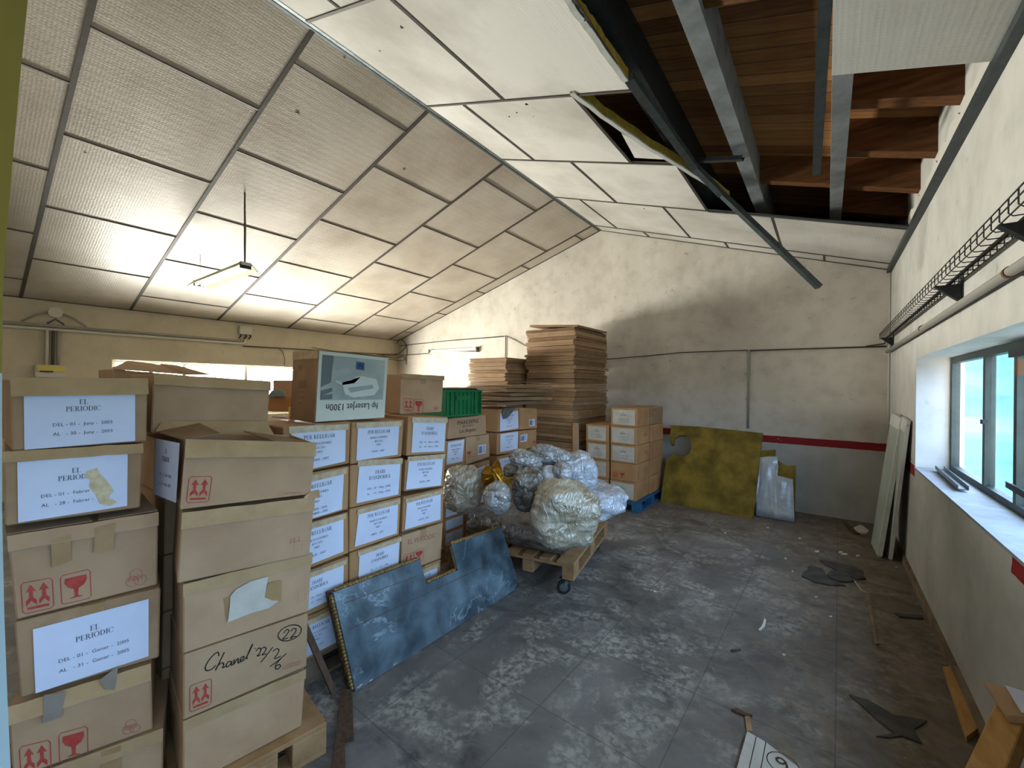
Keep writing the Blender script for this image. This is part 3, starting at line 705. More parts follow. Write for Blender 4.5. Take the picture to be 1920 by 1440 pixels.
def mark_recycle(mb, f, o=.0016):
    for k in range(3):
        a0 = math.radians(90+120*k); c = (.5+.20*math.cos(a0), .5-.22*math.sin(a0))
        line_on(mb, f, [(c[0]+.27*math.cos(t*.45), c[1]+.27*math.sin(t*.45)) for t in range(14)], f.w*.03, o, True)
    text_on(mb, f, 'RESY', .5, .60, .2, o, maxw=.95)
def curve_marks(cls): pass

# ================================================================== CARTONS
def sheet_on(box, F, corners, mname='paper', name='label_sheet', o=.0012, seed=0, bulge=.0012):
    """paper stuck on a carton: slightly wavy sheet; corners are 3-D points TL TR BR BL"""
    S = Face(*corners); mb = MB()
    mb.grid(lambda u, v: S.at(u, v, o+bulge*noise.noise(V(u*3+seed, v*3, seed))*.5), 6, 5)
    sh = mb.build(name, M[mname], box, smooth=True, recalc=False)
    return sh, Face(*[p+F.n*(o+.0010) for p in S.q])
STACKED = []
def settle(quad, floor):
    """keep a carton from cutting into those already placed above it: trim its top edge to their underside"""
    q = [p.copy() for p in quad]; F = Face(*q); y0, y1 = min(p.y for p in q), max(p.y for p in q); x0, x1 = min(p.x for p in q), max(p.x for p in q)
    top, bot = max(q[0].z, q[1].z), min(q[2].z, q[3].z)
    for (a0, a1, b0, b1, zt, zb) in STACKED:
        if min(y1, b1)-max(y0, b0) > .12 and abs(x1-a1) < .2 and bot < zb and top > zb-.001 and top < zt: 
            for p in q[:2]: p.z = min(p.z, zb-.002)
    for p in q[2:]: p.z = max(p.z, floor)
    STACKED.append((x0, x1, y0, y1, max(q[0].z, q[1].z), min(q[2].z, q[3].z)))
    return q
def carton(label, quad, depth, m='cardboard', group='cartons in the stacks', tape=True, lip=None, cat='carton', name='cardboard_box', floor=.147, open_top=False):
    """quad: front face TL TR BR BL in 3-D; the carton runs back from it by depth"""
    quad = settle(quad, floor)
    F = Face(*quad); n = F.n.copy(); n.z = 0; n.normalize(); q = F.q
    c = sum(q, V(0, 0, 0))/4 - n*depth/2; zb = min(q[2].z, q[3].z)
    root = empty(name, (c.x, c.y, zb)); tag(root, label, cat, group)
    TL, TR, BR, BL = q; B = [p-n*depth for p in q]
    # back follows the mean levels so stacks do not cut each other
    mb = MB()
    if not open_top:
        mb.hexa([BL, BR, B[2], B[3], TL, TR, B[1], B[0]]); mb.bevel(.005, 1)
        body = mb.build('body', M[m], root)
    else:
        t = .005; up = V(0, 0, 1)
        I = [p - n*t for p in (TL, TR)] 
        mb.hexa([BL, BR, BR-n*t, BL-n*t, TL, TR, TR-n*t, TL-n*t])
        mb.hexa([B[3]+n*t, B[2]+n*t, B[2], B[3], B[0]+n*t, B[1]+n*t, B[1], B[0]])
        ud = (TR-TL).normalized()
        mb.hexa([BL-n*t, BL-n*t+ud*t, B[3]+n*t+ud*t, B[3]+n*t, TL-n*t, TL-n*t+ud*t, B[0]+n*t+ud*t, B[0]+n*t])
        mb.hexa([BR-n*t-ud*t, BR-n*t, B[2]+n*t, B[2]+n*t-ud*t, TR-n*t-ud*t, TR-n*t, B[1]+n*t, B[1]+n*t-ud*t])
        mb.hexa([BL-n*t, BR-n*t, B[2]+n*t, B[3]+n*t]+[p+up*t for p in (BL-n*t, BR-n*t, B[2]+n*t, B[3]+n*t)])
        body = mb.build('body', M[m], root)
    if lip:      # folded front flap: a band hanging from the top edge
        h, outw, mm = lip
        mb = MB(); nu = 10; t = .0035
        def pt(u, v, o):
            p = F.at(u, 0)+(F.at(u, 1)-F.at(u, 0))*(v*h/F.h)
            return p+n*(o+.002+outw*v*(1+.5*noise.noise(V(u*4, label.__len__(), 0))))+V(0, 0, .004*(1-v)+.004*noise.noise(V(u*5, 7, len(label))))
        g = [[mb.bm.verts.new(pt(i/nu, v, o)) for i in range(nu+1)] for v, o in ((-.04, t), (1, t), (1, 0), (-.04, 0))]
        for k in range(4):
            for i in range(nu): mb.bm.faces.new((g[k][i], g[k][i+1], g[(k+1) % 4][i+1], g[(k+1) % 4][i]))
        mb.bm.faces.new([g[k][0] for k in range(4)]); mb.bm.faces.new([g[k][nu] for k in range(4)])
        mb.build('flap', M[mm], root)
    if tape and not open_top:
        mb = MB(); S = Face(q[0], q[1], B[1], B[0])  # strip along the top seam and a little down the front
        mid = .5; w = .028/F.w
        a, b = F.at(mid-w, 0, .0012), F.at(mid+w, 0, .0012)
        mb.poly([a, b, F.at(mid+w, .22, .0012), F.at(mid-w, .22, .0012)]); mb.poly([a+V(0, 0, .0012), b+V(0, 0, .0012), b-n*depth+V(0, 0, .0012), a-n*depth+V(0, 0, .0012)])
        mb.build('tape', M['brown_tape'], root)
    return root, F
def letter_sheet(sh, S, lines, m='ink'):
    mb = MB()
    for s, cu, cv, h, mw in lines:
        if all(c in SERIF for c in s): serif_on(mb, S, s, cu, cv, h, 0, mw)
        else: text_on(mb, S, s, cu, cv, h, 0, maxw=mw)
    mb.build('lettering', M[m], sh, recalc=False)
def L_periodic(d1, d2):
    return [('EL', .5, .27, .085, .2), ('PERIÒDIC', .5, .39, .085, .42), ('DEL - '+d1, .5, .64, .055, .62), ('AL   - '+d2, .5, .80, .055, .62)]
def L_relligar(month, second=None):
    r = [('PER RELLIGAR', .5, .25, .10, .66), ("DIARI D'ANDORRA", .5, .41, .06, .5), ('BON DIA', .5, .52, .06, .26), ('MES', .5, .63, .06, .15), (month, .5, .82, .055, .45)]
    if second: r.append((second, .5, .92, .055, .45))
    return r
def L_diari(d1, d2):
    return [('DIARI', .5, .30, .10, .3), ("D'ANDORRA", .5, .45, .10, .52), ('DEL - '+d1, .5, .71, .055, .6), ('AL   - '+d2, .5, .85, .055, .6)]
def stack_label(box, F, px, lines, m='paper', seed=0, wrap=True):
    cs = [F.hit(p, .0035) for p in px]
    sh, S = sheet_on(box, F, cs, m, seed=seed)
    letter_sheet(sh, S, lines)
    if wrap:     # clear tape glinting over the top edge of the sheet
        mb = MB(); T = S.sub(-.04, -.09, 1.05, .07, .0012)
        mb.grid(lambda u, v: T.at(u, v, .0008*noise.noise(V(u*9, v*4, seed))), 14, 2); mb.build('clear_tape', M['clear_tape'], sh, smooth=True)
    return sh, S
def Q(X, *px, k=0., y0=0.): return [at(p, (1, -k, 0), X-k*y0) for p in px]   # plane x = X, turned by slope k about (X, y0)

# ---------------------------------------------------------------- front-left stack (labels facing the window)
def marks(box, F, specs):
    """specs: (kind, px TL, px TR, px BR, px BL)"""
    for kind, *c in specs:
        f = Face(*[F.hit(p, .0018) for p in c]); mb = MB()
        {'arrows': mark_arrows, 'glass': mark_glass, 'recycle': mark_recycle}[kind](mb, f, 0)
        mb.build('handling_mark', M['red_ink_pale' if kind == 'recycle' else 'red_ink'], box, recalc=False)
XA = -2.22
bx, F = carton('topmost carton of the front-left stack, dated Juny 2003', Q(-2.15, (19, 712), (277, 712), (275, 828), (22, 846)), .44, 'cardboard_old', lip=(.055, .012, 'flap_edge'))
stack_label(bx, F, [(44.3, 730.7), (253.3, 727.7), (253.3, 826.7), (45.7, 843.3)], L_periodic('01 -  Juny -  2003', '30 -  Juny -  2003'), seed=1, wrap=False)
bx, F = carton('carton dated Febrer 2005 with a torn, stained label in the front-left stack', Q(-2.15, (5, 848), (268, 834), (263, 952), (9, 987), k=.05, y0=.1), .44, 'cardboard_old', lip=(.03, .008, 'flap_edge'))
sh, S = stack_label(bx, F, [(32.3, 866.7), (239.3, 849.3), (238.3, 948.3), (34, 980)], L_periodic('01 -  Febrer -  2005', '28 -  Febrer -  2005'), seed=2, wrap=False)
mb = MB(); poly_on(mb, S, [(.60, .26), (.69, .22), (.72, .34), (.80, .50), (.86, .68), (.80, .78), (.90, .90), (.82, .95), (.72, .88), (.68, .70), (.62, .55), (.63, .42), (.57, .36)], .0012); mb.build('glue_stain', M['stain'], sh, recalc=False)
bx, F = carton('carton with red arrows, goblet and recycling marks under the Febrer 2005 carton', Q(-2.15, (13, 1008), (297, 962), (295, 1097), (30, 1163), k=.10, y0=.1), .44, 'cardboard', tape=False, lip=(.045, .006, 'cardboard'))
marks(bx, F, [('arrows', (39, 1094), (98, 1083), (101, 1139), (43, 1152)), ('glass', (113, 1080), (169, 1067), (171, 1121), (116, 1134)), ('recycle', (232, 1071), (276, 1062), (277, 1098), (235, 1108))])
for c in ([(95, 1012), (133, 1003), (133, 1052), (98, 1064)], [(178, 990), (217, 980), (212, 1030), (176, 1036)]):
    mb = MB(); mb.poly([F.hit(p, .011) for p in c]); mb.build('tape', M['brown_tape'], bx, recalc=False)
mb = MB(); up = V(0, 0, 1); a, b = F.at(0, 0), F.at(1, 0)
mb.prism([a+V(-.01, 0, .006), a.lerp(b, .52)+V(-.01, 0, .006), a.lerp(b, .50)+V(-.14, 0, .018), a+V(-.16, 0, .025)], (0, 0, .004)); mb.prism([a.lerp(b, .56)+V(-.01, 0, .006), b+V(-.01, 0, .006), b+V(-.16, 0, .022), a.lerp(b, .62)+V(-.14, 0, .016)], (0, 0, .004)); mb.build('flap', M['cardboard_inner'], bx)
bx, F = carton('carton dated Gener 2005 with a bright white label, low in the front-left stack', Q(-2.15, (26, 1168), (301, 1100), (298, 1233), (38, 1310), k=.20, y0=.13), .44, 'cardboard_old')
stack_label(bx, F, [(61.7, 1180), (278.7, 1122.7), (278.7, 1230), (66.7, 1300)], L_periodic('01 -  Gener -  2005', '31 -  Gener -  2005'), seed=4, wrap=False)
bx, F = carton('carton with curling grey tape strips below the Gener 2005 carton', Q(-2.15, (14, 1328), (283, 1246), (286, 1368), (24, 1462), k=.26, y0=.13), .44, 'cardboard', tape=False, lip=(.05, .012, 'flap_edge'))
marks(bx, F, [('arrows', (36, 1401), (94, 1387), (96, 1446), (40, 1462)), ('glass', (110, 1376), (164, 1361), (165, 1418), (112, 1431)), ('recycle', (226, 1353), (264, 1345), (266, 1374), (229, 1383))])
for c in ([(83, 1303), (122, 1297), (115, 1345), (80, 1356)], [(187, 1275), (222, 1248), (215, 1294), (196, 1292)]):
    mb = MB(); mb.poly([F.hit(p, .017) for p in c]); mb.build('tape', M['grey_tape'], bx, recalc=False)
q = Q(-2.15, (26, 1464), (306, 1364), (306, 1450), (26, 1560), k=.30, y0=.13); z = .15
bx, F = carton('bottom carton of the front-left stack, cut by the picture edge', [q[0], q[1], V(q[1].x, q[1].y, z), V(q[0].x, q[0].y, z)], .44, 'cardboard', tape=False, lip=(.04, .006, 'flap_edge'))
mb = MB(); mb.poly([F.hit(p, .009) for p in ((190, 1410), (226, 1398), (228, 1450), (192, 1462))]); mb.build('tape', M['brown_tape'], bx, recalc=False)

# ---------------------------------------------------------------- pallets
def pallet(label, corner, yaw, length=1.2, width=.8, h=.144, m='pallet_wood', top=None, group='pallets', name='wooden_pallet', block_m=None, nb=5):
    """corner: near right corner on the floor; length runs along +y turned by yaw, width to the left"""
    root = empty(name, corner); tag(root, label, 'pallet', group)
    R = Matrix.Rotation(yaw, 3, 'Z'); c = Vector(corner)
    def tb(nm, x0, y0, z0, x1, y1, z1, mm):
        mb = MB(); P = [V(x0, y0, z0), V(x1, y0, z0), V(x1, y1, z0), V(x0, y1, z0), V(x0, y0, z1), V(x1, y0, z1), V(x1, y1, z1), V(x0, y1, z1)]
        mb.hexa([c+R@p for p in P]); mb.bevel(.003); mb.build(nm, M[mm], root)
    bm_ = block_m or m; s = h/.144
    gap = (width-.145*2-.1*(nb-2))/(nb-1); x = -width
    ws = [.145]+[.1]*(nb-2)+[.145]
    for w in ws:
        tb('deck_board', x, 0, h-.022*s, x+w, length, h, m); x += w+gap
    for y in (0, length/2-.072, length-.145): tb('cross_board', -width, y, h-.044*s, 0, y+.145, h-.0225*s, m)
    for x in (-width, -width/2-.05, -.10):
        for y in (0, length/2-.072, length-.145): tb('block', x, y, .0225*s, x+.1, y+.145, h-.0445*s, bm_)
        tb('bottom_board', x, 0, 0, x+.1, length, .022*s, m)
    return root
pallet('grey-brown wooden pallet under the stack with the handwritten carton', (-1.90, .50, 0), -.15, length=.55, width=.56, m='pallet_wood')
pallet('wooden pallet under the front-left stack, at the picture edge', (-2.13, -.10, 0), 0, length=.58, width=.8, m='pallet_wood')

# ---------------------------------------------------------------- second front stack (plain cartons, handwriting)
XB = -1.94
bx, F = carton('open-topped carton with drooping flaps on top of the second front stack', Q(XB, (348, 826), (592, 832), (582, 926), (338, 955), k=.20, y0=.53), .40, 'cardboard', open_top=True, lip=(.062, .016, 'flap_edge'))
marks(bx, F, [('arrows', (355, 894), (398, 893), (391, 941), (349, 943))])
mb = MB(); f = Face(*[F.hit(p, .002) for p in ((520, 920), (568, 918), (568, 929), (520, 931))])
line_on(mb, f, [(.02, .5)]+[(.11+.09*math.cos(t), .5+.42*math.sin(t)) for t in [math.pi+k*.5 for k in range(13)]], .0015, 0); text_on(mb, f, 'CARTONATGES', .25, .7, .4, 0, maxw=.7, align='l'); mb.build('printed_mark', M['red_ink_pale'], bx, recalc=False)
y0 = F.q[3].y; FS = Face(fy((292, 822), y0-.003), fy((337, 831), y0-.003), fy((330, 943), y0-.003), fy((288, 926), y0-.003))
sh, S = sheet_on(bx, FS, FS.q, 'paper', o=0); letter_sheet(sh, S, [('EL', .5, .22, .08, .25), ('PERIÒDIC', .5, .36, .08, .5), ('DEL - 01 - Abril - 2005', .5, .62, .05, .8), ('AL - 30 - Abril - 2005', .5, .78, .05, .8)])
n = V(1, 0, 0); TL, TR = F.q[0], F.q[1]; B0, B1 = TL-n*.40, TR-n*.40
mb = MB(); mb.prism([B0, B1, B1+V(-.03, -.03, .075), B0+V(-.03, .03, .045)], (-.004, 0, 0)); mb.build('flap', M['flap_edge'], bx)
mb = MB(); mb.prism([TR+V(-.02, 0, 0), TR+V(-.38, 0, 0), TR+V(-.36, -.16, .04), TR+V(-.05, -.14, .012)], (0, 0, .004)); mb.build('flap', M['cardboard_inner'], bx)
mb = MB(); mb.prism([TL+V(-.02, 0, 0), TL+V(-.38, 0, 0), TL+V(-.36, .15, .03), TL+V(-.05, .13, .01)], (0, 0, .004)); mb.build('flap', M['cardboard_inner'], bx)
bx, F = carton('plain carton faintly marked 22.2 below the open-topped carton', Q(XB, (341, 964), (590, 934), (580, 1041), (332, 1095), k=.22, y0=.53), .40, 'cardboard', tape=False, lip=(.055, .006, 'flap_edge'))
mb = MB(); f = Face(*[F.hit(p, .002) for p in ((540, 1008), (568, 1001), (568, 1028), (540, 1035))]); text_on(mb, f, '22.2', .45, .42, .3, 0, maxw=.9)
line_on(mb, f, [(.42, .45), (.95, .45), (.95, 1.05), (.42, 1.05)], .0012, 0, True); mb.build('printed_mark', M['red_ink_pale'], bx, recalc=False)
mb = MB(); mb.prism([F.at(.93, 0, .01), F.at(1.03, -.03, .03), F.at(1.02, -.16, .02), F.at(.95, -.12, .0), F.at(.90, -.04, .005)], (-.004, 0, 0)); mb.build('torn_corner', M['cardboard'], bx)
bx, F = carton('carton with the remains of a torn-off pale label in the second front stack', Q(XB, (343, 1094), (585, 1038), (578, 1147), (343, 1227), k=.17, y0=.53), .40, 'cardboard', tape=False, lip=(.04, .006, 'flap_edge'))
mb = MB(); mb.poly([F.hit(p, .0095) for p in ((443, 1105), (470, 1090), (503, 1081), (497, 1117), (527, 1124), (505, 1140), (470, 1150), (427, 1167), (431, 1138), (432, 1118))]); mb.build('torn_label', M['paper_old'], bx, recalc=False)
mb = MB(); mb.poly([F.hit(p, .0105) for p in ((503, 1093), (528, 1088), (527, 1127), (510, 1126), (496, 1120))]); mb.build('tape', M['brown_tape'], bx, recalc=False)
mb = MB(); mb.poly([F.hit(p, .003) for p in ((420, 1122), (432, 1118), (430, 1160), (424, 1160))]); mb.build('tape', M['brown_tape'], bx, recalc=False)
mb = MB(); line_on(mb, F, [(.895, .56), (.955, .55), (.955, .77), (.895, .78)], .0012, .0016, True); mb.build('printed_mark', M['red_ink_pale'], bx, recalc=False)
bx, F = carton('carton with a black handwritten word and a circled 22 in the second front stack', Q(XB, (344, 1229), (578, 1150), (575, 1250), (343, 1352), k=.15, y0=.53), .40, 'cardboard', tape=False)
marks(bx, F, [('arrows', (356, 1286), (397, 1272), (396, 1320), (356, 1336))])
def c2p(pts): return [F.hit((x/3, 1000+y/3), .0018) for x, y in pts]
def smooth(P, k=4):
    out = []
    for i in range(len(P)-1):
        p0, p1, p2, p3 = P[max(i-1, 0)], P[i], P[i+1], P[min(i+2, len(P)-1)]
        for j in range(k):
            t = j/k; out.append(.5*((2*p1)+(-p0+p2)*t+(2*p0-5*p1+4*p2-p3)*t*t+(-p0+3*p1-3*p2+p3)*t**3))
    return out+[P[-1]]
mb = MB()
for st in ([(1232, 690), (1225, 668), (1195, 690), (1168, 725), (1155, 755), (1163, 772), (1190, 765), (1215, 742)],
           [(1262, 668), (1240, 715), (1212, 772), (1225, 745), (1250, 728), (1258, 738), (1252, 757), (1268, 748)],
           [(1305, 722), (1285, 722), (1272, 742), (1278, 752), (1295, 738), (1305, 722), (1302, 742), (1318, 735)],
           [(1318, 708), (1315, 738), (1330, 712), (1340, 706), (1340, 730), (1352, 722)],
           [(1350, 718), (1372, 702), (1368, 692), (1352, 706), (1356, 722), (1378, 708), (1400, 672), (1422, 624), (1412, 640), (1388, 698), (1396, 703)],
           [(1432, 648), (1438, 646)],
           [(1440, 662), (1455, 646), (1468, 652), (1462, 672), (1446, 690), (1466, 684)], [(1468, 652), (1485, 640), (1497, 648), (1490, 666), (1474, 684), (1500, 676)],
           [(1535, 640), (1500, 686), (1466, 726)], [(1535, 664), (1555, 650), (1570, 656), (1560, 680), (1545, 700), (1552, 704), (1580, 690)], [(1612, 676), (1565, 716), (1518, 750)],
           [(1582, 704), (1558, 730), (1548, 755), (1562, 764), (1578, 748), (1570, 738), (1552, 748)]):
    ribbon(mb, smooth(c2p(st)), F.n, .0042)
ribbon(mb, c2p([(1630+66*math.cos(k*.35), 560+42*math.sin(k*.35)-(.26*66*math.cos(k*.35))) for k in range(18)]), F.n, .0042, True)
for st in ([(1595, 562), (1612, 542), (1625, 548), (1612, 572), (1590, 596), (1620, 588)], [(1636, 552), (1650, 536), (1666, 540), (1658, 562), (1634, 588), (1642, 590), (1650, 580), (1668, 582)]): ribbon(mb, smooth(c2p(st)), F.n, .0042)
mb.build('handwriting', M['black_ink'], bx, recalc=False)
mb = MB(); f = Face(*[F.hit((x/3, 1000+y/3), .0018) for x, y in ((1590, 735), (1700, 705), (1700, 735), (1590, 768))]); text_on(mb, f, 'CARTONATGES', .2, .55, .35, 0, maxw=.75, align='l'); text_on(mb, f, 'ANDORRA', .2, 1.0, .35, 0, maxw=.7, align='l')
line_on(mb, f, [(.09+.07*math.cos(k*.6), .6+.35*math.sin(k*.6)) for k in range(11)], .0012, 0, True); mb.build('printed_mark', M['red_ink_pale'], bx, recalc=False)
q = Q(XB, (343, 1354), (573, 1256), (566, 1343), (343, 1460), k=.14, y0=.53); q[3].z = q[2].z = .146
bx, F = carton('plain bottom carton of the second front stack, resting on the pallet', q, .40, 'cardboard', tape=False, lip=(.035, .004, 'flap_edge'))
mb = MB(); line_on(mb, F, [(.87, .36), (.93, .35), (.93, .56), (.87, .57)], .0012, .0016, True); mb.build('printed_mark', M['red_ink_pale'], bx, recalc=False)

# plain carton behind, level with the printer box, and the column that carries it
XC = -2.37
q = Q(XC, (288, 702), (507, 717), (501, 808), (283, 813))
bx, F = carton('plain brown carton behind the second front stack, beside the Juny 2003 carton', q, .42, 'cardboard', tape=False, lip=(.045, .008, 'flap_edge'))
mb = MB(); line_on(mb, F, [(.87, .70), (.93, .70), (.93, .85), (.87, .85)], .0012, .0016, True); mb.build('printed_mark', M['red_ink_pale'], bx, recalc=False)
zt = min(q[2].z, q[3].z)-.012
for k in range(5):
    za, zb = .144+k*(zt-.144)/5, .144+(k+1)*(zt-.144)/5-.004
    carton('cardboard carton hidden behind the handwritten stack', [V(XC, .575, zb), V(XC, .985, zb), V(XC, .985, za), V(XC, .575, za)], .42, 'cardboard', tape=False, group='cartons hidden behind the front stacks')
for y in (.56, .99, 1.42, 1.85):
    for k in range(5):
        za, zb = .002+k*.29, (k+1)*.29-.004
        carton('cardboard carton in the hidden rear rows', [V(-2.86, y+.40, zb)-V(0, .4, 0), V(-2.86, y+.40, zb), V(-2.86, y+.40, za), V(-2.86, y, za)], .44, 'cardboard', tape=False, group='cartons in the hidden rear rows', floor=.001)
# opened carton whose flaps show above
X = -2.92
q = [fx((212, 692), X), fx((352, 704), X)]; z0 = 1.452
bx, F = carton('opened carton showing only its raised flaps in front of the left window', [q[0], q[1], V(X, q[1].y, z0), V(X, q[0].y, z0)], .36, 'cardboard_old', tape=False)
mb = MB(); a, b, c, d = fx((209, 692), X+.01), fx((240, 678), X-.3), fx((322, 688), X-.3), fx((352, 703), X+.01); mb.prism([a, d, c, b], (0, 0, .006)); mb.build('flap', M['cardboard'], bx)
mb = MB(); a, b, c, d = fx((300, 684), X-.1), fx((330, 686), X-.1), fx((392, 703), X+.02), fx((352, 703), X+.02); mb.prism([a, b, c, d], (0, 0, .006)); mb.build('flap', M['flap_edge'], bx)
c = fx((160, 692), -2.9); mb = MB(); mb.grid(lambda u, v: V(-2.75-.3*v, c.y-.07+.18*u, 1.716+.035*math.sin(u*5+v*3)*math.sin(u*math.pi)), 8, 6)

# ---------------------------------------------------------------- middle stack: three columns of labelled cartons
XM = -2.30
GM = 'labelled newspaper cartons in the middle stack'
def mcar(label, q, lab, lines, m='cardboard_brown', seed=0, **k):
    bx, F = carton(label, Q(XM, *q), .44, m, group=GM, **k)
    if lab: stack_label(bx, F, lab, lines, seed=seed)
    return bx, F
mcar('top carton of the near column, labelled for rebinding Gener 2007', [(531, 801), (658, 791), (655, 869), (533, 893)], [(546, 807), (648.5, 801), (647, 865), (545, 888)], L_relligar('GENER - 2007'), seed=11)
mcar('second carton of the near column, labelled Octubre and Novembre', [(533, 895), (655, 873), (653, 955), (531, 991)], [(540, 908), (645, 884), (641, 955), (538, 987)], L_relligar('OCTUBRE - 2006', 'NOVEMBRE - 2006'), seed=12)
mcar('third carton of the near column, labelled for rebinding Febrer 2007', [(531, 993), (653, 959), (654, 1037), (530, 1086)], [(540, 1000), (644, 969), (643.7, 1034), (538, 1076)], L_relligar('FEBRER - 2007'), seed=13)
mcar('fourth carton of the near column, with a diari label, above the leaning panel', [(530, 1088), (654, 1040), (653, 1121), (530, 1175)], [(540, 1095), (644.7, 1055), (643, 1113), (538, 1163)], L_diari('01 - Març - 2006', '31 - Març - 2006'), seed=14)
mcar('top carton of the central column, labelled for rebinding Març 2007', [(660, 793), (758, 787), (753, 856), (657, 871)], [(671, 798.8), (748.7, 794.7), (745.4, 852.4), (667.7, 863.8)], L_relligar('MARÇ - 2007'), seed=15)
mcar('second carton of the central column, with a diari label dated Maig', [(657, 873), (755, 858), (752, 930), (656, 953)], [(673.6, 869.5), (751, 865), (746.7, 927), (668, 943.6)], L_diari('01 - Maig - 2006', '31 - Maig - 2006'), seed=16)
mcar('third carton of the central column, labelled for rebinding Abril 2007', [(656, 955), (752, 932), (748.5, 1003), (655, 1036)], [(672.8, 960), (746.7, 941), (743.7, 1000), (664.8, 1025.5)], L_relligar('ABRIL - 2007'), seed=17)
mcar('fourth carton of the central column, half hidden by the leaning panel', [(656, 1038), (752, 1005), (748, 1078), (655, 1115)], [(674, 1038), (749, 1012), (746, 1066), (671, 1097)], L_diari('01 - Juny - 2006', '30 - Juny - 2006'), seed=18)
mcar('top carton of the far column, with a diari label dated Febrer', [(766, 781), (840, 782), (835, 850), (762, 855)], [(775, 788), (836, 789), (832.6, 846), (771, 849)], L_diari('01 - Febrer - 2006', '28 - Febrer - 2006'), seed=19)
mcar('second carton of the far column, labelled for rebinding Juliol 2007', [(761, 857), (835, 852), (833, 912), (757.5, 922)], [(766.5, 861), (830.7, 856), (826.6, 910), (761, 918)], L_relligar('JULIOL - 2007'), seed=20)
mcar('third carton of the far column, labelled for rebinding Agost 2007', [(757, 924), (833, 914), (831, 978), (754, 998)], [(763, 939.5), (826.6, 923), (825.8, 974), (758.7, 993)], L_relligar('AGOST - 2007'), seed=21)
bx, F = mcar('unlabelled carton with red print and goblet mark in the far column', [(754, 1000), (831, 980), (827, 1047), (752, 1076)], None, None, m='cardboard')
mb = MB(); f = Face(*[F.hit(p, .002) for p in ((764, 1008), (820, 994), (818, 1012), (764, 1026))]); text_on(mb, f, 'EL PERIÒDIC', .5, .75, .5, 0, maxw=1.); mb.build('printed_mark', M['red_ink_pale'], bx, recalc=False)
marks(bx, F, [('arrows', (758, 1041), (776, 1035), (775, 1056), (757, 1063)), ('glass', (778, 1033), (795, 1028), (794, 1050), (777, 1055))])
mcar('low carton of the far column, its label peeking through the panel notch', [(752, 1078), (827, 1049), (825, 1118), (752, 1150)], [(762, 1086), (820, 1060), (819, 1110), (762, 1138)], L_relligar('MAIG - 2007'), seed=22)
mcar('lowest carton of the near column behind the leaning panel', [(530, 1177), (653, 1123), (652, 1205), (530, 1262)], [(540, 1186), (644, 1138), (643, 1198), (540, 1250)], L_relligar('JUNY - 2007'), seed=23)
mcar('lowest carton of the central column behind the leaning panel', [(655, 1117), (748, 1080), (747, 1150), (655, 1190)], None, None, tape=False)
pallet('wooden pallet under the middle stack of labelled cartons', (-2.31, 1.15, 0), 0, length=1.14, width=.46, h=.144, m='pallet_grey', nb=3)
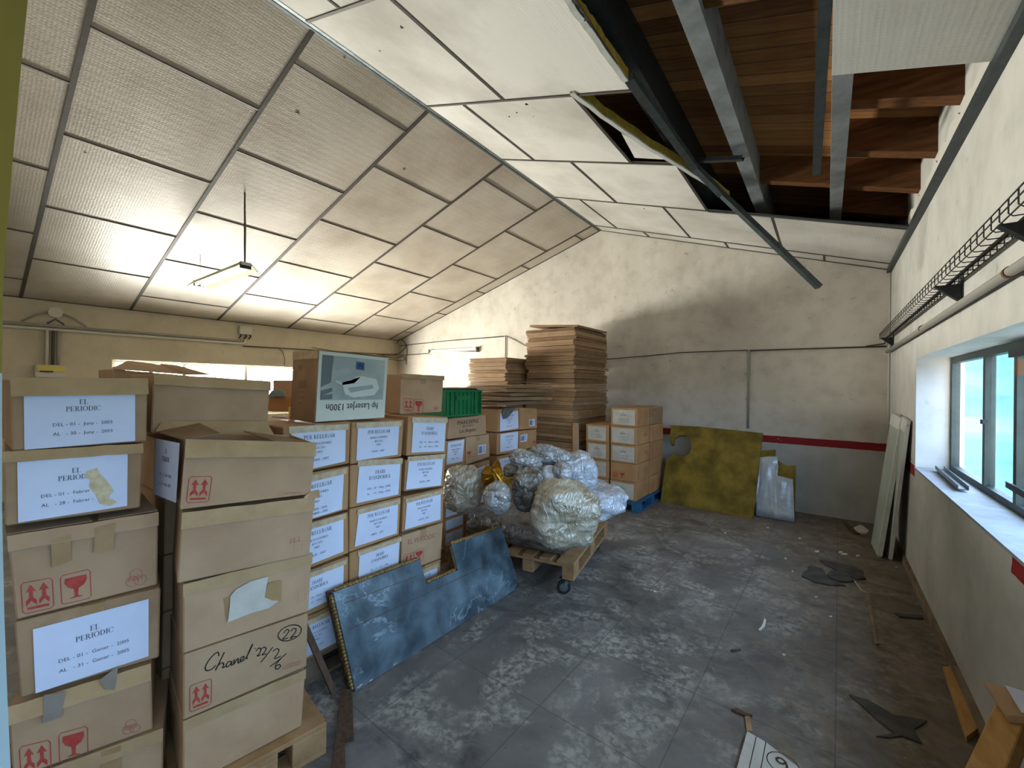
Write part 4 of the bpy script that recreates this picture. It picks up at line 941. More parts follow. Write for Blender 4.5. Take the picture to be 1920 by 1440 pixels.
# ---------------------------------------------------------------- printer box, carton, crate on top
def hp_box():
    X = -2.36; q = Q(X, (597, 656), (728, 670), (721, 780), (590, 785))
    zf = max(1.469, 0); q[2].z = q[3].z = zf
    F = Face(*q); y0, y1 = q[0].y, q[1].y; d = .30
    root = empty('printer_box', (X-d/2, (y0+y1)/2, zf)); tag(root, 'upside-down printer carton with a greyish photo panel on the middle stack', 'printer box')
    TL, TR, BR, BL = q; n = V(d, 0, 0)
    mb = MB(); mb.hexa([BL, BR, BR-n, BL-n, TL, TR, TR-n, TL-n]); mb.bevel(.004); mb.build('body', M['cardboard_old'], root)
    mb = MB(); f = F.sub(.01, .01, .995, .99); mb.grid(lambda u, v: f.at(u, v, .0015), 2, 2); fc = mb.build('printed_front', M['hp_face'], root, recalc=False)
    g = F.sub(.05, .06, .95, .97)
    def part(nm, m, polys, o):
        mb = MB()
        for p in polys: poly_on(mb, g, p, o)
        mb.build(nm, M[m], fc, recalc=False)
    part('photo_panel', 'hp_panel', [[(0, 0), (1, 0), (1, .70), (.0, .70)]], .003)
    for pl in [[(0, 0), (.16, 0), (.14, .42), (.0, .5)], [(.0, .55), (.16, .50), (.17, .56), (.04, .62), (.17, .60), (.17, .68), (.0, .69)], [(.52, .58), (.74, .55), (.76, .62), (.56, .66)]]: part('photo_shadow', 'hp_dark', [pl], .004)
    part('printer_picture', 'hp_light', [[(.30, .42), (.62, .30), (.86, .34), (.92, .50), (.84, .62), (.50, .66), (.36, .60)], [(.2, .40), (.42, .30), (.6, .3), (.5, .42), (.3, .46)]], .0045)
    part('printer_shade', 'hp_mid', [[(.19, .37), (.40, .27), (.57, .28), (.46, .37), (.28, .42)], [(.40, .50), (.80, .44), (.82, .50), (.44, .58)], [(.16, .02), (.5, .02), (.44, .14), (.2, .24)]], .005)
    part('maker_mark', 'hp_blue', [[(.51, .06), (.64, .07), (.64, .20), (.51, .19)]], .006)
    mb = MB(); text_on(mb, g, 'hp LaserJet 1300n', .5, .76, .105, .004, maxw=.82, flip=True); text_on(mb, g, 'hp', .575, .10, .06, .0068, maxw=.08, flip=True); mb.build('lettering', M['black_ink'], fc, recalc=False)
    # side towards the viewer: pale print on brown card
    S = Face(TL-n, TL, BL, BL-n); mb = MB()
    text_on(mb, S, 'hp LaserJet', .5, .10, .035, .0016, maxw=.7)
    for u, v, w, h in ((.28, .20, .12, .08), (.30, .42, .3, .12), (.3, .58, .25, .02), (.3, .66, .3, .02), (.3, .74, .2, .02)):
        poly_on(mb, S, [(u, v), (u+w, v), (u+w, v+h), (u, v+h)])
    mb.build('side_print', M['cardboard_inner'], root, recalc=False)
    mb = MB(); T = S.sub(.0, .0, 1, .12, .002); mb.grid(lambda u, v: T.at(u, v, .001*noise.noise(V(u*9, v, 0))), 8, 2); mb.build('clear_tape', M['clear_tape'], root)
    mb = MB(); mb.prism([TL+V(0, 0, .002), TR+V(0, 0, .002), TR+V(-.1, -.02, .002), TR.lerp(TL, .65)+V(-.12, 0, .014), TL+V(-.14, .03, .022)], (0, 0, .003)); mb.build('flap', M['cardboard_inner'], root)
hp_box()
X = -2.56; q = Q(X, (752, 702), (832, 706), (828, 782), (750, 780)); q[2].z = q[3].z = 1.47
bx, F = carton('carton with red arrows and goblet marks between the printer box and green crate', q, .30, 'cardboard', lip=(.03, .006, 'flap_edge'))
marks(bx, F, [('arrows', (757, 747), (775, 748), (774, 773), (756, 772)), ('glass', (777, 748), (794, 749), (793, 775), (776, 774)), ('recycle', (812, 760), (823, 760), (822, 772), (811, 772))])
# ---------------------------------------------------------------- cartons behind the dolly
XN = -2.92
GN = 'cartons behind the wheeled pallet'
def ncar(label, X, q, lab=None, lines=None, m='cardboard', depth=.40, **k):
    bx, F = carton(label, Q(X, *q), depth, m, group=GN, **k)
    if lab: stack_label(bx, F, lab, lines, seed=len(label), wrap=False)
    return bx, F
def sticker(bx, F, c):
    mb = MB(); mb.poly([F.hit(p, .002) for p in c]); s = mb.build('sticker', M['paper'], bx, recalc=False)
    S = Face(*[F.hit(p, .003) for p in c]); mb = MB(); u = .08
    while u < .55:
        w = random.uniform(.015, .05); poly_on(mb, S, [(u, .12), (u+w, .12), (u+w, .88), (u, .88)], .001); u += w+random.uniform(.02, .05)
    for v in (.15, .35, .55, .75): poly_on(mb, S, [(.65, v), (.9, v), (.9, v+.06), (.65, v+.06)], .001)
    mb.build('barcode', M['ink'], s, recalc=False)
bx, F = ncar('carton printed with brown lettering under the green crate', XN, [(842, 785), (911, 778), (912, 814), (839, 824)], tape=False)
mb = MB(); f = Face(*[F.hit(p, .002) for p in ((848, 786), (906, 780), (906, 812), (846, 820))])
for s, v, h, w in (('MARKWINS', .36, .24, .72), ('BEAUTY PRODUCTS', .50, .07, .6), ('Los Angeles', .82, .2, .62)): text_on(mb, f, s, .5, v, h, 0, maxw=w)
mb.build('lettering', M['brown_ink'], bx, recalc=False)
ncar('carton with a rebinding label beside the middle stack, under the printed carton', XN, [(834, 828), (872, 822), (872, 873), (832, 883)], [(840, 829), (870.5, 824), (867, 865), (837, 872)], L_relligar('MARÇ - 2006'), m='cardboard_brown')
bx, F = ncar('carton with goblet mark and barcode sticker above the gold ornament', XN, [(873.5, 820), (917, 811), (918.5, 856), (873.5, 872)])
sticker(bx, F, [(897, 835), (911.5, 833), (911, 850), (896, 853)]); marks(bx, F, [('glass', (875, 846), (884, 844), (884, 857), (875, 859))])
ncar('carton just below the barcode carton, its label half hidden', XN, [(873.5, 874), (918.5, 858), (918, 903), (873.5, 925)], [(880, 884), (916, 870), (915, 896), (880, 910)], L_relligar('ABRIL - 2006'))
ncar('carton behind the leftmost wrapped bundle', XN, [(832, 885), (872, 875), (872, 925), (831, 936)], m='cardboard_brown')
bx0 = fx((872, 925), XN)
zq = fx((873, 926), XN).z
for j, (a, b, nm) in enumerate(((832, 872, 'nearer'), (873.5, 918, 'farther'))):
    ya, yb = fx((a, 930), XN).y, fx((b, 930), XN).y; zt = zq-.05*(1-j)-.01
    for k in range(3):
        z1 = zt-(zt-.146)*k/3-.003; z0 = zt-(zt-.146)*(k+1)/3
        lab = ('labelled carton low behind the panel, topmost of the %s shaded column', 'labelled carton low behind the panel, second of the %s shaded column', 'labelled carton low behind the panel, third of the %s shaded column', 'carton at the foot of the %s shaded column behind the panel')[k] % nm
        bx, F = carton(lab, [V(XN, ya, z1), V(XN, yb, z1), V(XN, yb, z0), V(XN, ya, z0)], .40, 'cardboard_brown', group=GN, tape=False)
        sh, S = sheet_on(bx, F, [F.at(.1, .12, .001), F.at(.9, .12, .001), F.at(.9, .88, .001), F.at(.1, .88, .001)]); letter_sheet(sh, S, L_relligar(('MAIG', 'JUNY', 'JULIOL', 'AGOST')[k]+' - 2006'))
pallet('wooden pallet under the shaded cartons behind the panel', (XN+.03, 2.68, 0), 0, length=.82, width=.46, m='pallet_wood', nb=3)
X5 = -2.87
bx, F = ncar('upper left carton of the four behind the wrapped bundles, label under a grey plate', X5, [(935, 767.5), (973, 764), (973, 806), (932, 811)], [(938, 776), (971, 770), (972, 803), (937, 809)], L_relligar('GENER - 2006'), m='cardboard_brown', depth=.42)
bx, F = ncar('upper right carton of the four behind the wrapped bundles, with a sticker', X5, [(974, 764), (1007, 766), (1007, 803), (974, 806)], m='cardboard_brown', depth=.42)
sticker(bx, F, [(992, 787), (1003, 785), (1003, 798), (992, 799)])
ncar('lower left carton of the four, its label with a torn corner', X5, [(932.5, 813), (972.5, 808), (972, 848), (931, 853)], [(938, 814), (971.5, 809), (970.5, 842), (937.5, 848)], L_relligar('DESEMBRE - 2005'), m='cardboard_brown', depth=.42)
bx, F = ncar('lower right carton of the four behind the wrapped bundles, with red goblet', X5, [(973, 808), (1006, 805), (1005.5, 836), (973, 847)], m='cardboard_brown', depth=.42)
sticker(bx, F, [(976, 816), (989, 813), (988, 827), (976, 829)]); marks(bx, F, [('glass', (999, 826), (1005, 825), (1005, 835), (999, 836))])
za = fx((931, 854), X5).z
for j, (a, b, nm) in enumerate(((932, 972.5, 'left'), (973, 1006, 'right'))):
    ya, yb = fx((a, 850), X5).y, fx((b, 850), X5).y
    for k in range(3):
        z1 = za-(za-.002)*k/3-.003; z0 = za-(za-.002)*(k+1)/3
        bx, F = carton(('carton with white label showing between the wrapped bundles, %s column', 'middle carton behind the wrapped bundles, %s column', 'floor carton behind the wrapped bundles, %s column')[k] % nm, [V(X5, ya, z1), V(X5, yb, z1), V(X5, yb, z0), V(X5, ya, z0)], .42, 'cardboard_brown', group=GN, tape=False, floor=.001)
        if k == 0 and j == 0:
            sh, S = sheet_on(bx, F, [F.at(.08, .1, .001), F.at(.95, .1, .001), F.at(.95, .85, .001), F.at(.08, .85, .001)]); letter_sheet(sh, S, L_relligar('NOVEMBRE - 2005'))
mb = MB(); P = [fx(p, X5+.012) for p in ((944, 786), (951, 784), (968, 764), (944, 765.5), (941, 778))]; mb.prism(P, (.004, 0, 0)); tag(mb.build('metal_plate', M['galvanised'], origin='base'), 'small grey metal plate hanging over a carton label', 'metal plate')

# green crate on the printed carton
def crate():
    q = Q(XN, (834, 733), (899, 731), (901, 777), (829, 783)); zb = max(fx((911, 778), XN).z, fx((842, 785), XN).z)+.006
    y0, y1 = (q[0].y+q[3].y)/2, (q[1].y+q[2].y)/2; zt = q[1].z; x1, x0 = XN+.005, XN-.36
    root = empty('plastic_crate', ((x0+x1)/2, (y0+y1)/2, zb)); tag(root, 'green plastic crate standing on the carton with brown lettering', 'crate')
    t = .008; mb = MB()
    mb.box((x0, y0, zb), (x1, y1, zb+t))
    for a, b in (((x1-t, y0, zb+t), (x1, y1, zt)), ((x0, y0, zb+t), (x0+t, y1, zt)), ((x0+t, y0, zb+t), (x1-t, y0+t, zt)), ((x0+t, y1-t, zb+t), (x1-t, y1, zt))): mb.box(a, b)
    mb.build('body', M['green_plastic'], root)
    mb = MB(); r = .014
    mb.box((x0-r, y0-r, zt-.02), (x1+r, y0+t, zt)); mb.box((x0-r, y1-t, zt-.02), (x1+r, y1+r, zt)); mb.box((x1-t, y0+t, zt-.02), (x1+r, y1-t, zt)); mb.box((x0-r, y0+t, zt-.02), (x0+t, y1-t, zt)); mb.build('rim', M['green_plastic'], root)
    mb = MB(); w = y1-y0
    for k in range(9):
        y = y0+w*(k+.5)/9; mb.box((x1, y-.003, zb+.01), (x1+.010, y+.003, zt-.02))
    for f in (0, .17, .83, 1): y = y0+w*f; mb.box((x1, max(y-.012, y0), zb), (x1+.016, min(y+.012, y1), zt-.02))
    mb.box((x1, y0, zb), (x1+.012, y1, zb+.018)); mb.build('ribs', M['green_plastic'], root)
    mb = MB(); mb.box((x1, y0+w*.3, zt-.10), (x1+.012, y0+w*.7, zt-.06)); mb.build('hand_grip', M['green_plastic'], root)
    for k in range(6):
        mb = MB(); z = zt-.03+k*.008; a = random.uniform(-.02, .02); mb.hexa([V(x0+.03, y0+.03+a, z), V(x1-.03, y0+.03, z), V(x1-.03, y1-.03+a, z), V(x0+.03, y1-.03, z), V(x0+.03, y0+.03+a, z+.006), V(x1-.03, y0+.03, z+.006), V(x1-.03, y1-.03+a, z+.012), V(x0+.03, y1-.03, z+.012)])
        tag(mb.build('paper_sheaf', M[('cable_black', 'brown_sheet', 'cardboard_inner')[k % 3]], origin='base'), 'dark sheaf of papers heaped in the green crate', 'papers', 'sheaves in the green crate')
crate()

# ---------------------------------------------------------------- flattened cartons
def flat_carton(x0, x1, y0, y1, z, th, label, group, m='cardboard_old', tilt=(0, 0), rot=0., seed=0):
    mb = MB(); cx, cy = (x0+x1)/2, (y0+y1)/2; R = Matrix.Rotation(rot, 3, 'Z'); nl = max(1, round(th/.014))
    hx, hy = (x1-x0)/2, (y1-y0)/2
    for k in range(nl):
        a = (random.uniform(-.012, .012), random.uniform(-.012, .012)); za, zb = z+th*k/nl, z+th*(k+1)/nl-.0025
        P = []
        for zz in (za, zb):
            for sx, sy in ((-1, -1), (1, -1), (1, 1), (-1, 1)):
                p = R@V(sx*hx, sy*hy, 0); P.append(V(cx+p.x+a[0], cy+p.y+a[1], zz+tilt[0]*p.x+tilt[1]*p.y))
        mb.hexa(P)
    o = mb.build('flattened_carton', M[m], origin='base'); tag(o, label, 'flattened carton', group); return o
z = 0.0; k = 0
random.seed(3)
G2 = 'flattened cartons in the tall pile'
while z < 2.60:
    th = random.uniform(.045, .085)
    mx, my = random.uniform(-.03, .03), random.uniform(-.035, .03); big = random.choice((0, 0, .04, -.05))
    if z > 2.2: my += .02; mx -= .02
    m = 'cardboard_old' if random.random() < .65 else 'cardboard'
    flat_carton(-3.92+mx-big, -3.04+mx*.6, 5.62+my, 6.78+my*.5+big, z, th-.004, 'bundle of flattened brown cartons in the tall pile by the back wall', G2, m, rot=random.uniform(-.02, .02))
    z += th; k += 1
flat_carton(-3.90, -3.02, 5.66, 6.72, z+.03, .035, 'topmost warped carton sheets of the tall pile, sloping towards the window', None, 'cardboard_old', tilt=(-.07, .01), rot=.0)
# rolled card at the foot of the tall pile
mb = MB(); a = fy((1077, 800), 5.5); mb.tube([V(-2.98, 5.55, .02), V(-2.965, 5.56, .6), V(-2.98, 5.57, 1.15)], [.055, .05, .045], 12); tag(mb.build('card_roll', M['cardboard'], origin='base', smooth=True), 'upright cardboard roll against the tall pile of flattened cartons', 'cardboard roll')
G1 = 'flattened cartons in the shorter pile'
random.seed(5)
z = 1.70
for k in range(7):
    th = random.uniform(.05, .075); mx, my = random.uniform(-.02, .02), random.uniform(-.025, .02)
    flat_carton(-4.82+mx, -4.04+mx, 5.22+my, 6.25+my, z, th-.004, 'bundle of flattened brown cartons in the shorter pile', G1, 'cardboard' if k % 3 else 'cardboard_old', rot=random.uniform(-.02, .02)); z += th
    if z > 2.17: break
# base piles below (greyer, crumpled cardboard)
random.seed(9)
z = 1.49; k = 0
for z, x0, x1, y0, y1, r, tl in ((1.475, -3.45, -2.86, 3.52, 4.52, .04, .02), (1.53, -3.5, -2.82, 3.6, 4.6, -.05, -.03), (1.575, -3.5, -2.9, 3.75, 4.7, .1, .02), (1.62, -3.55, -2.86, 3.8, 4.72, -.08, -.02), (1.67, -3.6, -2.95, 3.9, 4.8, .02, .03)):
    flat_carton(x0, x1, y0, y1, z, .036, 'grey crumpled flattened carton lying on the four cartons behind the bundles', 'grey flattened cartons', 'cardboard_old', tilt=(tl*.2, tl*.3), rot=r)
z = 0.0
while z < 1.66:
    flat_carton(-4.85+random.uniform(-.03, .03), -4.0+random.uniform(-.03, .03), 5.2, 6.3, z, .136, 'thick bundle of flattened cartons hidden below the shorter pile', 'hidden bundles below the shorter pile', 'cardboard_old'); z += .14

# ---------------------------------------------------------------- stack on the blue pallet (labels facing the viewer)
pallet('blue painted pallet under the stack by the glass wool board', (-2.0, 5.535, 0), 0, length=1.18, width=.84, m='blue_paint')
YR_ = 5.56; zs = [.147, .398, .650, .902, 1.154, 1.410]
GR = 'cartons on the blue pallet'
names = ['bottom', 'second', 'third', 'fourth', 'fifth']
for k in range(5):
    j = random.uniform(-.006, .006)
    bx, F = carton(('bottom carton of the right-hand column on the blue pallet', 'carton with red printed marks, second from the bottom on the blue pallet', 'third carton up in the right-hand column on the blue pallet', 'fourth carton up in the right-hand column on the blue pallet', 'topmost labelled carton on the blue pallet')[k],
        [V(-2.42+j, YR_, zs[k+1]-.004), V(-2.045+j, YR_, zs[k+1]-.004), V(-2.045+j, YR_, zs[k]), V(-2.42+j, YR_, zs[k])], .50, 'cardboard_brown', group=GR)
    if k == 1:
        for kind, u in (('arrows', .10), ('glass', .36)):
            mb = MB(); (mark_arrows if kind == 'arrows' else mark_glass)(mb, F.sub(u, .5, u+.2, .85, .0018), 0); mb.build('handling_mark', M['red_ink'], bx, recalc=False)
    else:
        sh, S = sheet_on(bx, F, [F.at(.06, .09, .001), F.at(.92, .10, .001), F.at(.92, .92, .001), F.at(.07, .90, .001)], 'paper_old'); letter_sheet(sh, S, L_periodic(*(('01 - Març - 2004', '31 - Març - 2004'), 0, ('01 - Abril - 2004', '30 - Abril - 2004'), ('01 - Maig - 2004', '31 - Maig - 2004'), ('01 - Juny - 2004', '30 - Juny - 2004'))[k]))
    x = F.q[1].x; SF = Face(V(x, YR_, zs[k+1]-.004), V(x, YR_+.5, zs[k+1]-.004), V(x, YR_+.5, zs[k]), V(x, YR_, zs[k]))
    mb = MB(); mark_arrows(mb, SF.sub(.06, .60, .16, .86, .0018), 0); mark_recycle(mb, SF.sub(.62, .3, .82, .65, .0018), 0); mb.build('handling_mark', M['red_ink_pale'], bx, recalc=False)
    bx, F = carton(('bottom carton of the rear column on the blue pallet', 'second carton up in the rear column on the blue pallet', 'third carton up in the rear column on the blue pallet', 'fourth carton up in the rear column on the blue pallet', 'pale topmost carton of the rear column on the blue pallet')[k],
        [V(-2.42+j, YR_+.515, zs[k+1]-.004), V(-2.03-j, YR_+.515, zs[k+1]-.004), V(-2.03-j, YR_+.515, zs[k]), V(-2.42+j, YR_+.515, zs[k])], .56, 'cardboard_brown' if k < 4 else 'cardboard_old', group=GR)
    x = -2.03-j; SF = Face(V(x, YR_+.515, zs[k+1]-.004), V(x, YR_+1.07, zs[k+1]-.004), V(x, YR_+1.07, zs[k]), V(x, YR_+.515, zs[k]))
    mb = MB(); mark_arrows(mb, SF.sub(.10, .30, .22, .60, .0018), 0)
    if k == 4: text_on(mb, SF, 'FRÀGIL', .3, .25, .12, .0018); 
    mb.build('handling_mark', M['red_ink_pale'], bx, recalc=False)
    if k < 4:
        bx, F = carton(('bottom carton of the left-hand column on the blue pallet', 'second carton up in the left-hand column on the blue pallet', 'third carton up in the left-hand column on the blue pallet', 'top carton of the left-hand column on the blue pallet')[k],
            [V(-2.80+j, YR_, zs[k+1]-.004), V(-2.445+j, YR_, zs[k+1]-.004), V(-2.445+j, YR_, zs[k]), V(-2.80+j, YR_, zs[k])], .50, 'cardboard_brown', group=GR)
        sh, S = sheet_on(bx, F, [F.at(.09, .09, .001), F.at(.88, .10, .001), F.at(.88, .90, .001), F.at(.10, .88, .001)], 'paper_old'); letter_sheet(sh, S, L_periodic(*(('01 - Juliol - 2004', '31 - Juliol - 2004'), ('01 - Agost - 2004', '31 - Agost - 2004'), ('01 - Octubre - 2004', '31 - Octubre - 2004'), ('01 - Novembre - 2004', '30 - Novembre - 2004'))[k]))

# ---------------------------------------------------------------- small things on the rear rows, behind the printer box
bx, F = carton('small tan carton left of the printer box, in front of the left window', [fx((512, 743), -3.05), fx((547, 743), -3.05), fx((547, 772), -3.05), fx((512, 772), -3.05)], .16, 'cardboard_brown', tape=False, group='small cartons behind the printer box')
bx, F = carton('taller pale carton behind the small tan one, by the left window', [fx((514, 713), -3.25), fx((550, 713), -3.25), fx((550, 770), -3.25), fx((514, 770), -3.25)], .02, 'cardboard', tape=False, group='small cartons behind the printer box')
c = fx((527, 744), -3.0)
mb = MB(); mb.grid(lambda u, v: c+V(.05*math.cos(u*2*math.pi)*math.cos(v*1.57)-.05, .055*math.sin(u*2*math.pi)*math.cos(v*1.57), .052*math.sin(v*1.57)+.002*math.cos(u*20)), 20, 8); tag(mb.build('knit_cap', M['dome_grey'], origin='base', smooth=True), 'grey-green rounded cap lying on the small tan carton', 'cap')
c = fx((547, 762), -2.92); mb = MB(); mb.tube([V(c.x, c.y, 1.449), V(c.x, c.y, 1.53)], .020, 12); tag(mb.build('tin_can', M['yellow_plastic'], origin='base', smooth=True), 'small yellow tin beside the printer box', 'tin')
# ---------------------------------------------------------------- leaning painted-marble panel with gilt edge
def marble_panel():
    s = 440/1377
    def cs(x, y): return (560+x*s, 860+y*s)
    b0, b1 = fz(cs(335, 1368), 0), fz(cs(1300, 765), 0)
    xb, xt, zt = -2.055, -2.205, .52
    n = V(zt, 0, xb-xt).normalized(); c = n.dot(V(xb, 0, 0))           # face plane, leaning back
    def pp(x, y, o=0.): return at(cs(x, y), n, c+o)
    out = [(205, 785), (712, 592), (750, 735), (935, 655), (897, 507), (1190, 402), (1297, 762), (335, 1368)]
    P = [pp(*q) for q in out]; P[6].z = max(P[6].z, .004); P[7].z = max(P[7].z, .004)
    ctr = sum(P, V(0, 0, 0))/8
    root = empty('painted_panel', (ctr.x, ctr.y, 0)); tag(root, 'blue imitation-marble panel with a square notch and gilt edge, leaning on the labelled cartons', 'panel')
    up = n.cross(V(0, 1, 0)).normalized()
    mb = MB(); mb.prism([p+n*.0 for p in P], -n*.016); mb.build('marble_face', M['marble'], root)
    mb = MB(); mb.prism([p-n*.018 for p in P], -n*.074); mb.build('backing', M['gilt_wood'], root)
    # board joints and flaked bottom edge
    mb = MB()
    for a, b in (((295, 1003), (1245, 560)), ((270, 848), (690, 690))): ribbon(mb, [pp(*a, .0012), pp((a[0]+b[0])/2, (a[1]+b[1])/2, .0012), pp(*b, .0012)], n, .004)
    mb.build('board_joint', M['wood_dark'], root, recalc=False)
    for k, (x, y, r) in enumerate(((585, 1195, 26), (690, 1130, 22), (360, 1332, 16), (425, 1300, 12))):
        mb = MB(); mb.poly([pp(x+r*1.3*math.cos(t)*random.uniform(.6, 1), y-.62*r*1.3*math.cos(t)+r*.45*math.sin(t)*random.uniform(.5, 1), .0014) for t in [j*.7 for j in range(9)]]); mb.build('flaked_paint', M['paper_old'], root, recalc=False)
    # twisted rope moulding along the visible edges
    def rope(A, B):
        A, B = Vector(A), Vector(B); L = (B-A).length; d = (B-A).normalized(); m = max(6, int(L/.005)); mb = MB()
        mb.tube([A+d*(L*i/m) for i in range(m+1)], [.012+.0035*math.sin(i*1.6) for i in range(m+1)], 8); mb.build('rope_moulding', M['gilt_rope'], root, smooth=True)
    off = -n*.020
    for a, b in ((7, 0), (0, 1), (2, 3), (3, 4), (4, 5)):
        A, B = P[a]+off, P[b]+off; d = (B-A).normalized(); o = n.cross(d)*.006
        if (A+o-ctr).length < (A-ctr).length: o = -o
        rope(A+d*.012+o, B-d*.012+o)
    # carved gilt band on the left end
    mb = MB(); a, b = P[7]-n*.045, P[0]-n*.045; m = 40; d = (b-a)/m
    mb.tube([a+d*i+V(0, -.006, 0) for i in range(1, m)], [.010+.004*math.sin(i*1.1) for i in range(1, m)], 6); mb.build('carved_band', M['gilt_wood'], root, smooth=True)
marble_panel()
a, b = fz((626, 1303), .0), fx((576, 1140), -2.245)
mb = MB(); mb.bar(a+V(0, 0, .012), V(-2.24, 1.10, .52), .03, .02, (1, 0, 0)); tag(mb.build('wooden_batten', M['wood_dark'], origin='base'), 'thin dark batten leaning beside the gilt end of the marble panel', 'batten')
P = [fz(q, 0) for q in ((640, 1299), (660, 1299), (663, 1390), (646, 1393), (648, 1460), (622, 1460))]
mb = MB(); mb.prism(P, (0, 0, .022)); tag(mb.build('wooden_offcut', M['wood_dark'], origin='base'), 'brown wooden offcut on the floor pointing from the marble panel', 'offcut')

# ---------------------------------------------------------------- wheeled pallet with wrapped bundles
DC = V(-1.60, 2.99, .137); DY = .20
dolly = pallet('wooden pallet on castor wheels carrying the plastic-wrapped bundles', DC, DY, length=1.2, width=.8, h=.144, m='pallet_wood', name='wheeled_pallet', group=None)
RD = Matrix.Rotation(DY, 3, 'Z')
for lx, ly, tw in ((-.07, .06, -1.15), (-.07, 1.12, -.3), (-.73, .06, .2), (-.73, 1.12, .6)):
    c = DC+RD@V(lx, ly, 0); R2 = Matrix.Rotation(DY+tw, 3, 'Z'); k = empty('castor', (c.x, c.y, 0)); k.parent = dolly; k.location = V(c.x, c.y, 0)-world_loc(dolly); k['_o'] = [c.x, c.y, 0]
    o = R2@V(0, -.03, 0)
    mb = MB(); mb.box((c.x-.05, c.y-.05, .128), (c.x+.05, c.y+.05, .136)); mb.build('mounting_plate', M['dark_steel'], k)
    mb = MB(); w = V(c.x, c.y, .056)+o; ax = R2@V(1, 0, 0)
    mb.tube([w-ax*.014, w-ax*.010, w+ax*.010, w+ax*.014], [.048, .0555, .0555, .048], 28); mb.build('wheel', M['dark_steel'], k, smooth=False)
    mb = MB(); mb.tube([w-ax*.0165, w+ax*.0165], .034, 20); mb.build('hub', M['galvanised'], k)
    mb = MB()
    for sg in (-1, 1): p = w+ax*sg*.019; mb.bar(p-V(0, 0, .012), V(c.x, c.y, .127)+ax*sg*.019, .004, .03, R2@V(0, 1, 0))
    mb.box((c.x-.026, c.y-.026, .12), (c.x+.026, c.y+.026, .128)); mb.build('fork', M['galvanised'], k)
def lump(name, label, c, r, m, rot=(0, 0, 0), e=2.6, amp=.10, seed=0, cat='wrapped bundle', group='plastic-wrapped bundles on the wheeled pallet', res=(84, 54), fold=.035, floor=None):
    R = Matrix.Rotation(rot[2], 3, 'Z') @ Matrix.Rotation(rot[1], 3, 'Y') @ Matrix.Rotation(rot[0], 3, 'X'); c = Vector(c)
    def sp(w, p): return math.copysign(abs(w)**p, w)
    mb = MB(); nu, nv = res; ring = []
    for j in range(nv+1):
        v = -math.pi/2+math.pi*j/nv; row = []
        for i in range(nu):
            u = 2*math.pi*i/nu; p = 2/e
            d = V(sp(math.cos(v), p)*sp(math.cos(u), p), sp(math.cos(v), p)*sp(math.sin(u), p), sp(math.sin(v), p))
            s = V(seed*3.7, seed*1.3, seed)
            d2 = V(d.x*(1+.5*math.sin(seed)), d.y, d.z*(1.6+.6*math.cos(seed*2.))); f = 1+amp*1.7*noise.noise(d*1.5+s)-fold*2.6*(abs(noise.noise(d2*2.6+s))**.7-.35)-fold*1.3*(abs(noise.noise(d2*6+s*2))**.7-.3)+fold*.35*noise.noise(d*15+s)
            q = R@V(d.x*r[0]*f, d.y*r[1]*f, d.z*r[2]*f)+c
            if floor is not None: q.z = max(q.z, floor)
            row.append(q)
        ring.append(row)
    top = mb.bm.verts.new(ring[-1][0]); bot = mb.bm.verts.new(ring[0][0])
    g = [[mb.bm.verts.new(q) for q in row] for row in ring[1:-1]]
    for j in range(len(g)-1):
        for i in range(nu): mb.bm.faces.new((g[j][i], g[j][(i+1) % nu], g[j+1][(i+1) % nu], g[j+1][i]))
    for i in range(nu):
        mb.bm.faces.new((bot, g[0][(i+1) % nu], g[0][i])); mb.bm.faces.new((top, g[-1][i], g[-1][(i+1) % nu]))
    o = mb.build(name, M[m], origin='base', smooth=True); tag(o, label, cat, group); return o
PT = .2815
# wide wrapped board carrying the rest
def base_bundle():
    F, L, BLc, BRc = V(-1.69, 3.0, 0), V(-2.66, 2.87, 0), V(-2.74, 3.44, 0), V(-1.93, 4.13, 0)
    nu, nv = 40, 30; z0, z1 = PT+.003, .50; mb = MB()
    def pt(u, v): return L.lerp(F, u).lerp(BLc.lerp(BRc, u), v)
    def edge(u, v): return min(u, 1-u, v, 1-v)
    top = []; bot = []
    for j in range(nv+1):
        a = []; b = []
        for i in range(nu+1):
            u, v = i/nu, j/nv; p = pt(u, v); e = min(edge(u, v)*14, 1); w = noise.noise(V(p.x*5, p.y*5, 2))*.018+abs(noise.noise(V(p.x*14, p.y*9, 5)))*.016
            sag = .06*max(0, .35-u)
            a.append(mb.bm.verts.new(p+V(0, 0, z1-.07*(1-e)**2+w*e-sag*.3))); b.append(mb.bm.verts.new(p+V(0, 0, max(z0, z0+.05*(1-e)**2))))
        top.append(a); bot.append(b)
    for j in range(nv):
        for i in range(nu):
            mb.bm.faces.new((top[j][i], top[j][i+1], top[j+1][i+1], top[j+1][i])); mb.bm.faces.new((bot[j][i], bot[j+1][i], bot[j+1][i+1], bot[j][i+1]))
    B = [(0, i) for i in range(nu+1)]+[(j, nu) for j in range(1, nv+1)]+[(nv, i) for i in range(nu-1, -1, -1)]+[(j, 0) for j in range(nv-1, 0, -1)]
    for (a, b), (c, d) in zip(B, B[1:]+B[:1]): mb.bm.faces.new((top[a][b], bot[a][b], bot[c][d], top[c][d]))
    o = mb.build('wrapped_board', M['wrap_dark'], origin='base', smooth=True); tag(o, 'wide flat plastic-wrapped board lying under all the other bundles', 'wrapped bundle', 'plastic-wrapped bundles on the wheeled pallet')
base_bundle()
def P6(x, y): return (820+x*.2222, 820+y*.2222)
def place(x0, x1, y0, y1, d): # centre and half sizes from the bundle's outline at distance d
    a = P6((x0+x1)/2, (y0+y1)/2); k = d/F_PX*.2222/2; return fd(a, d), (x1-x0)*k, (y1-y0)*k
YW = YAW
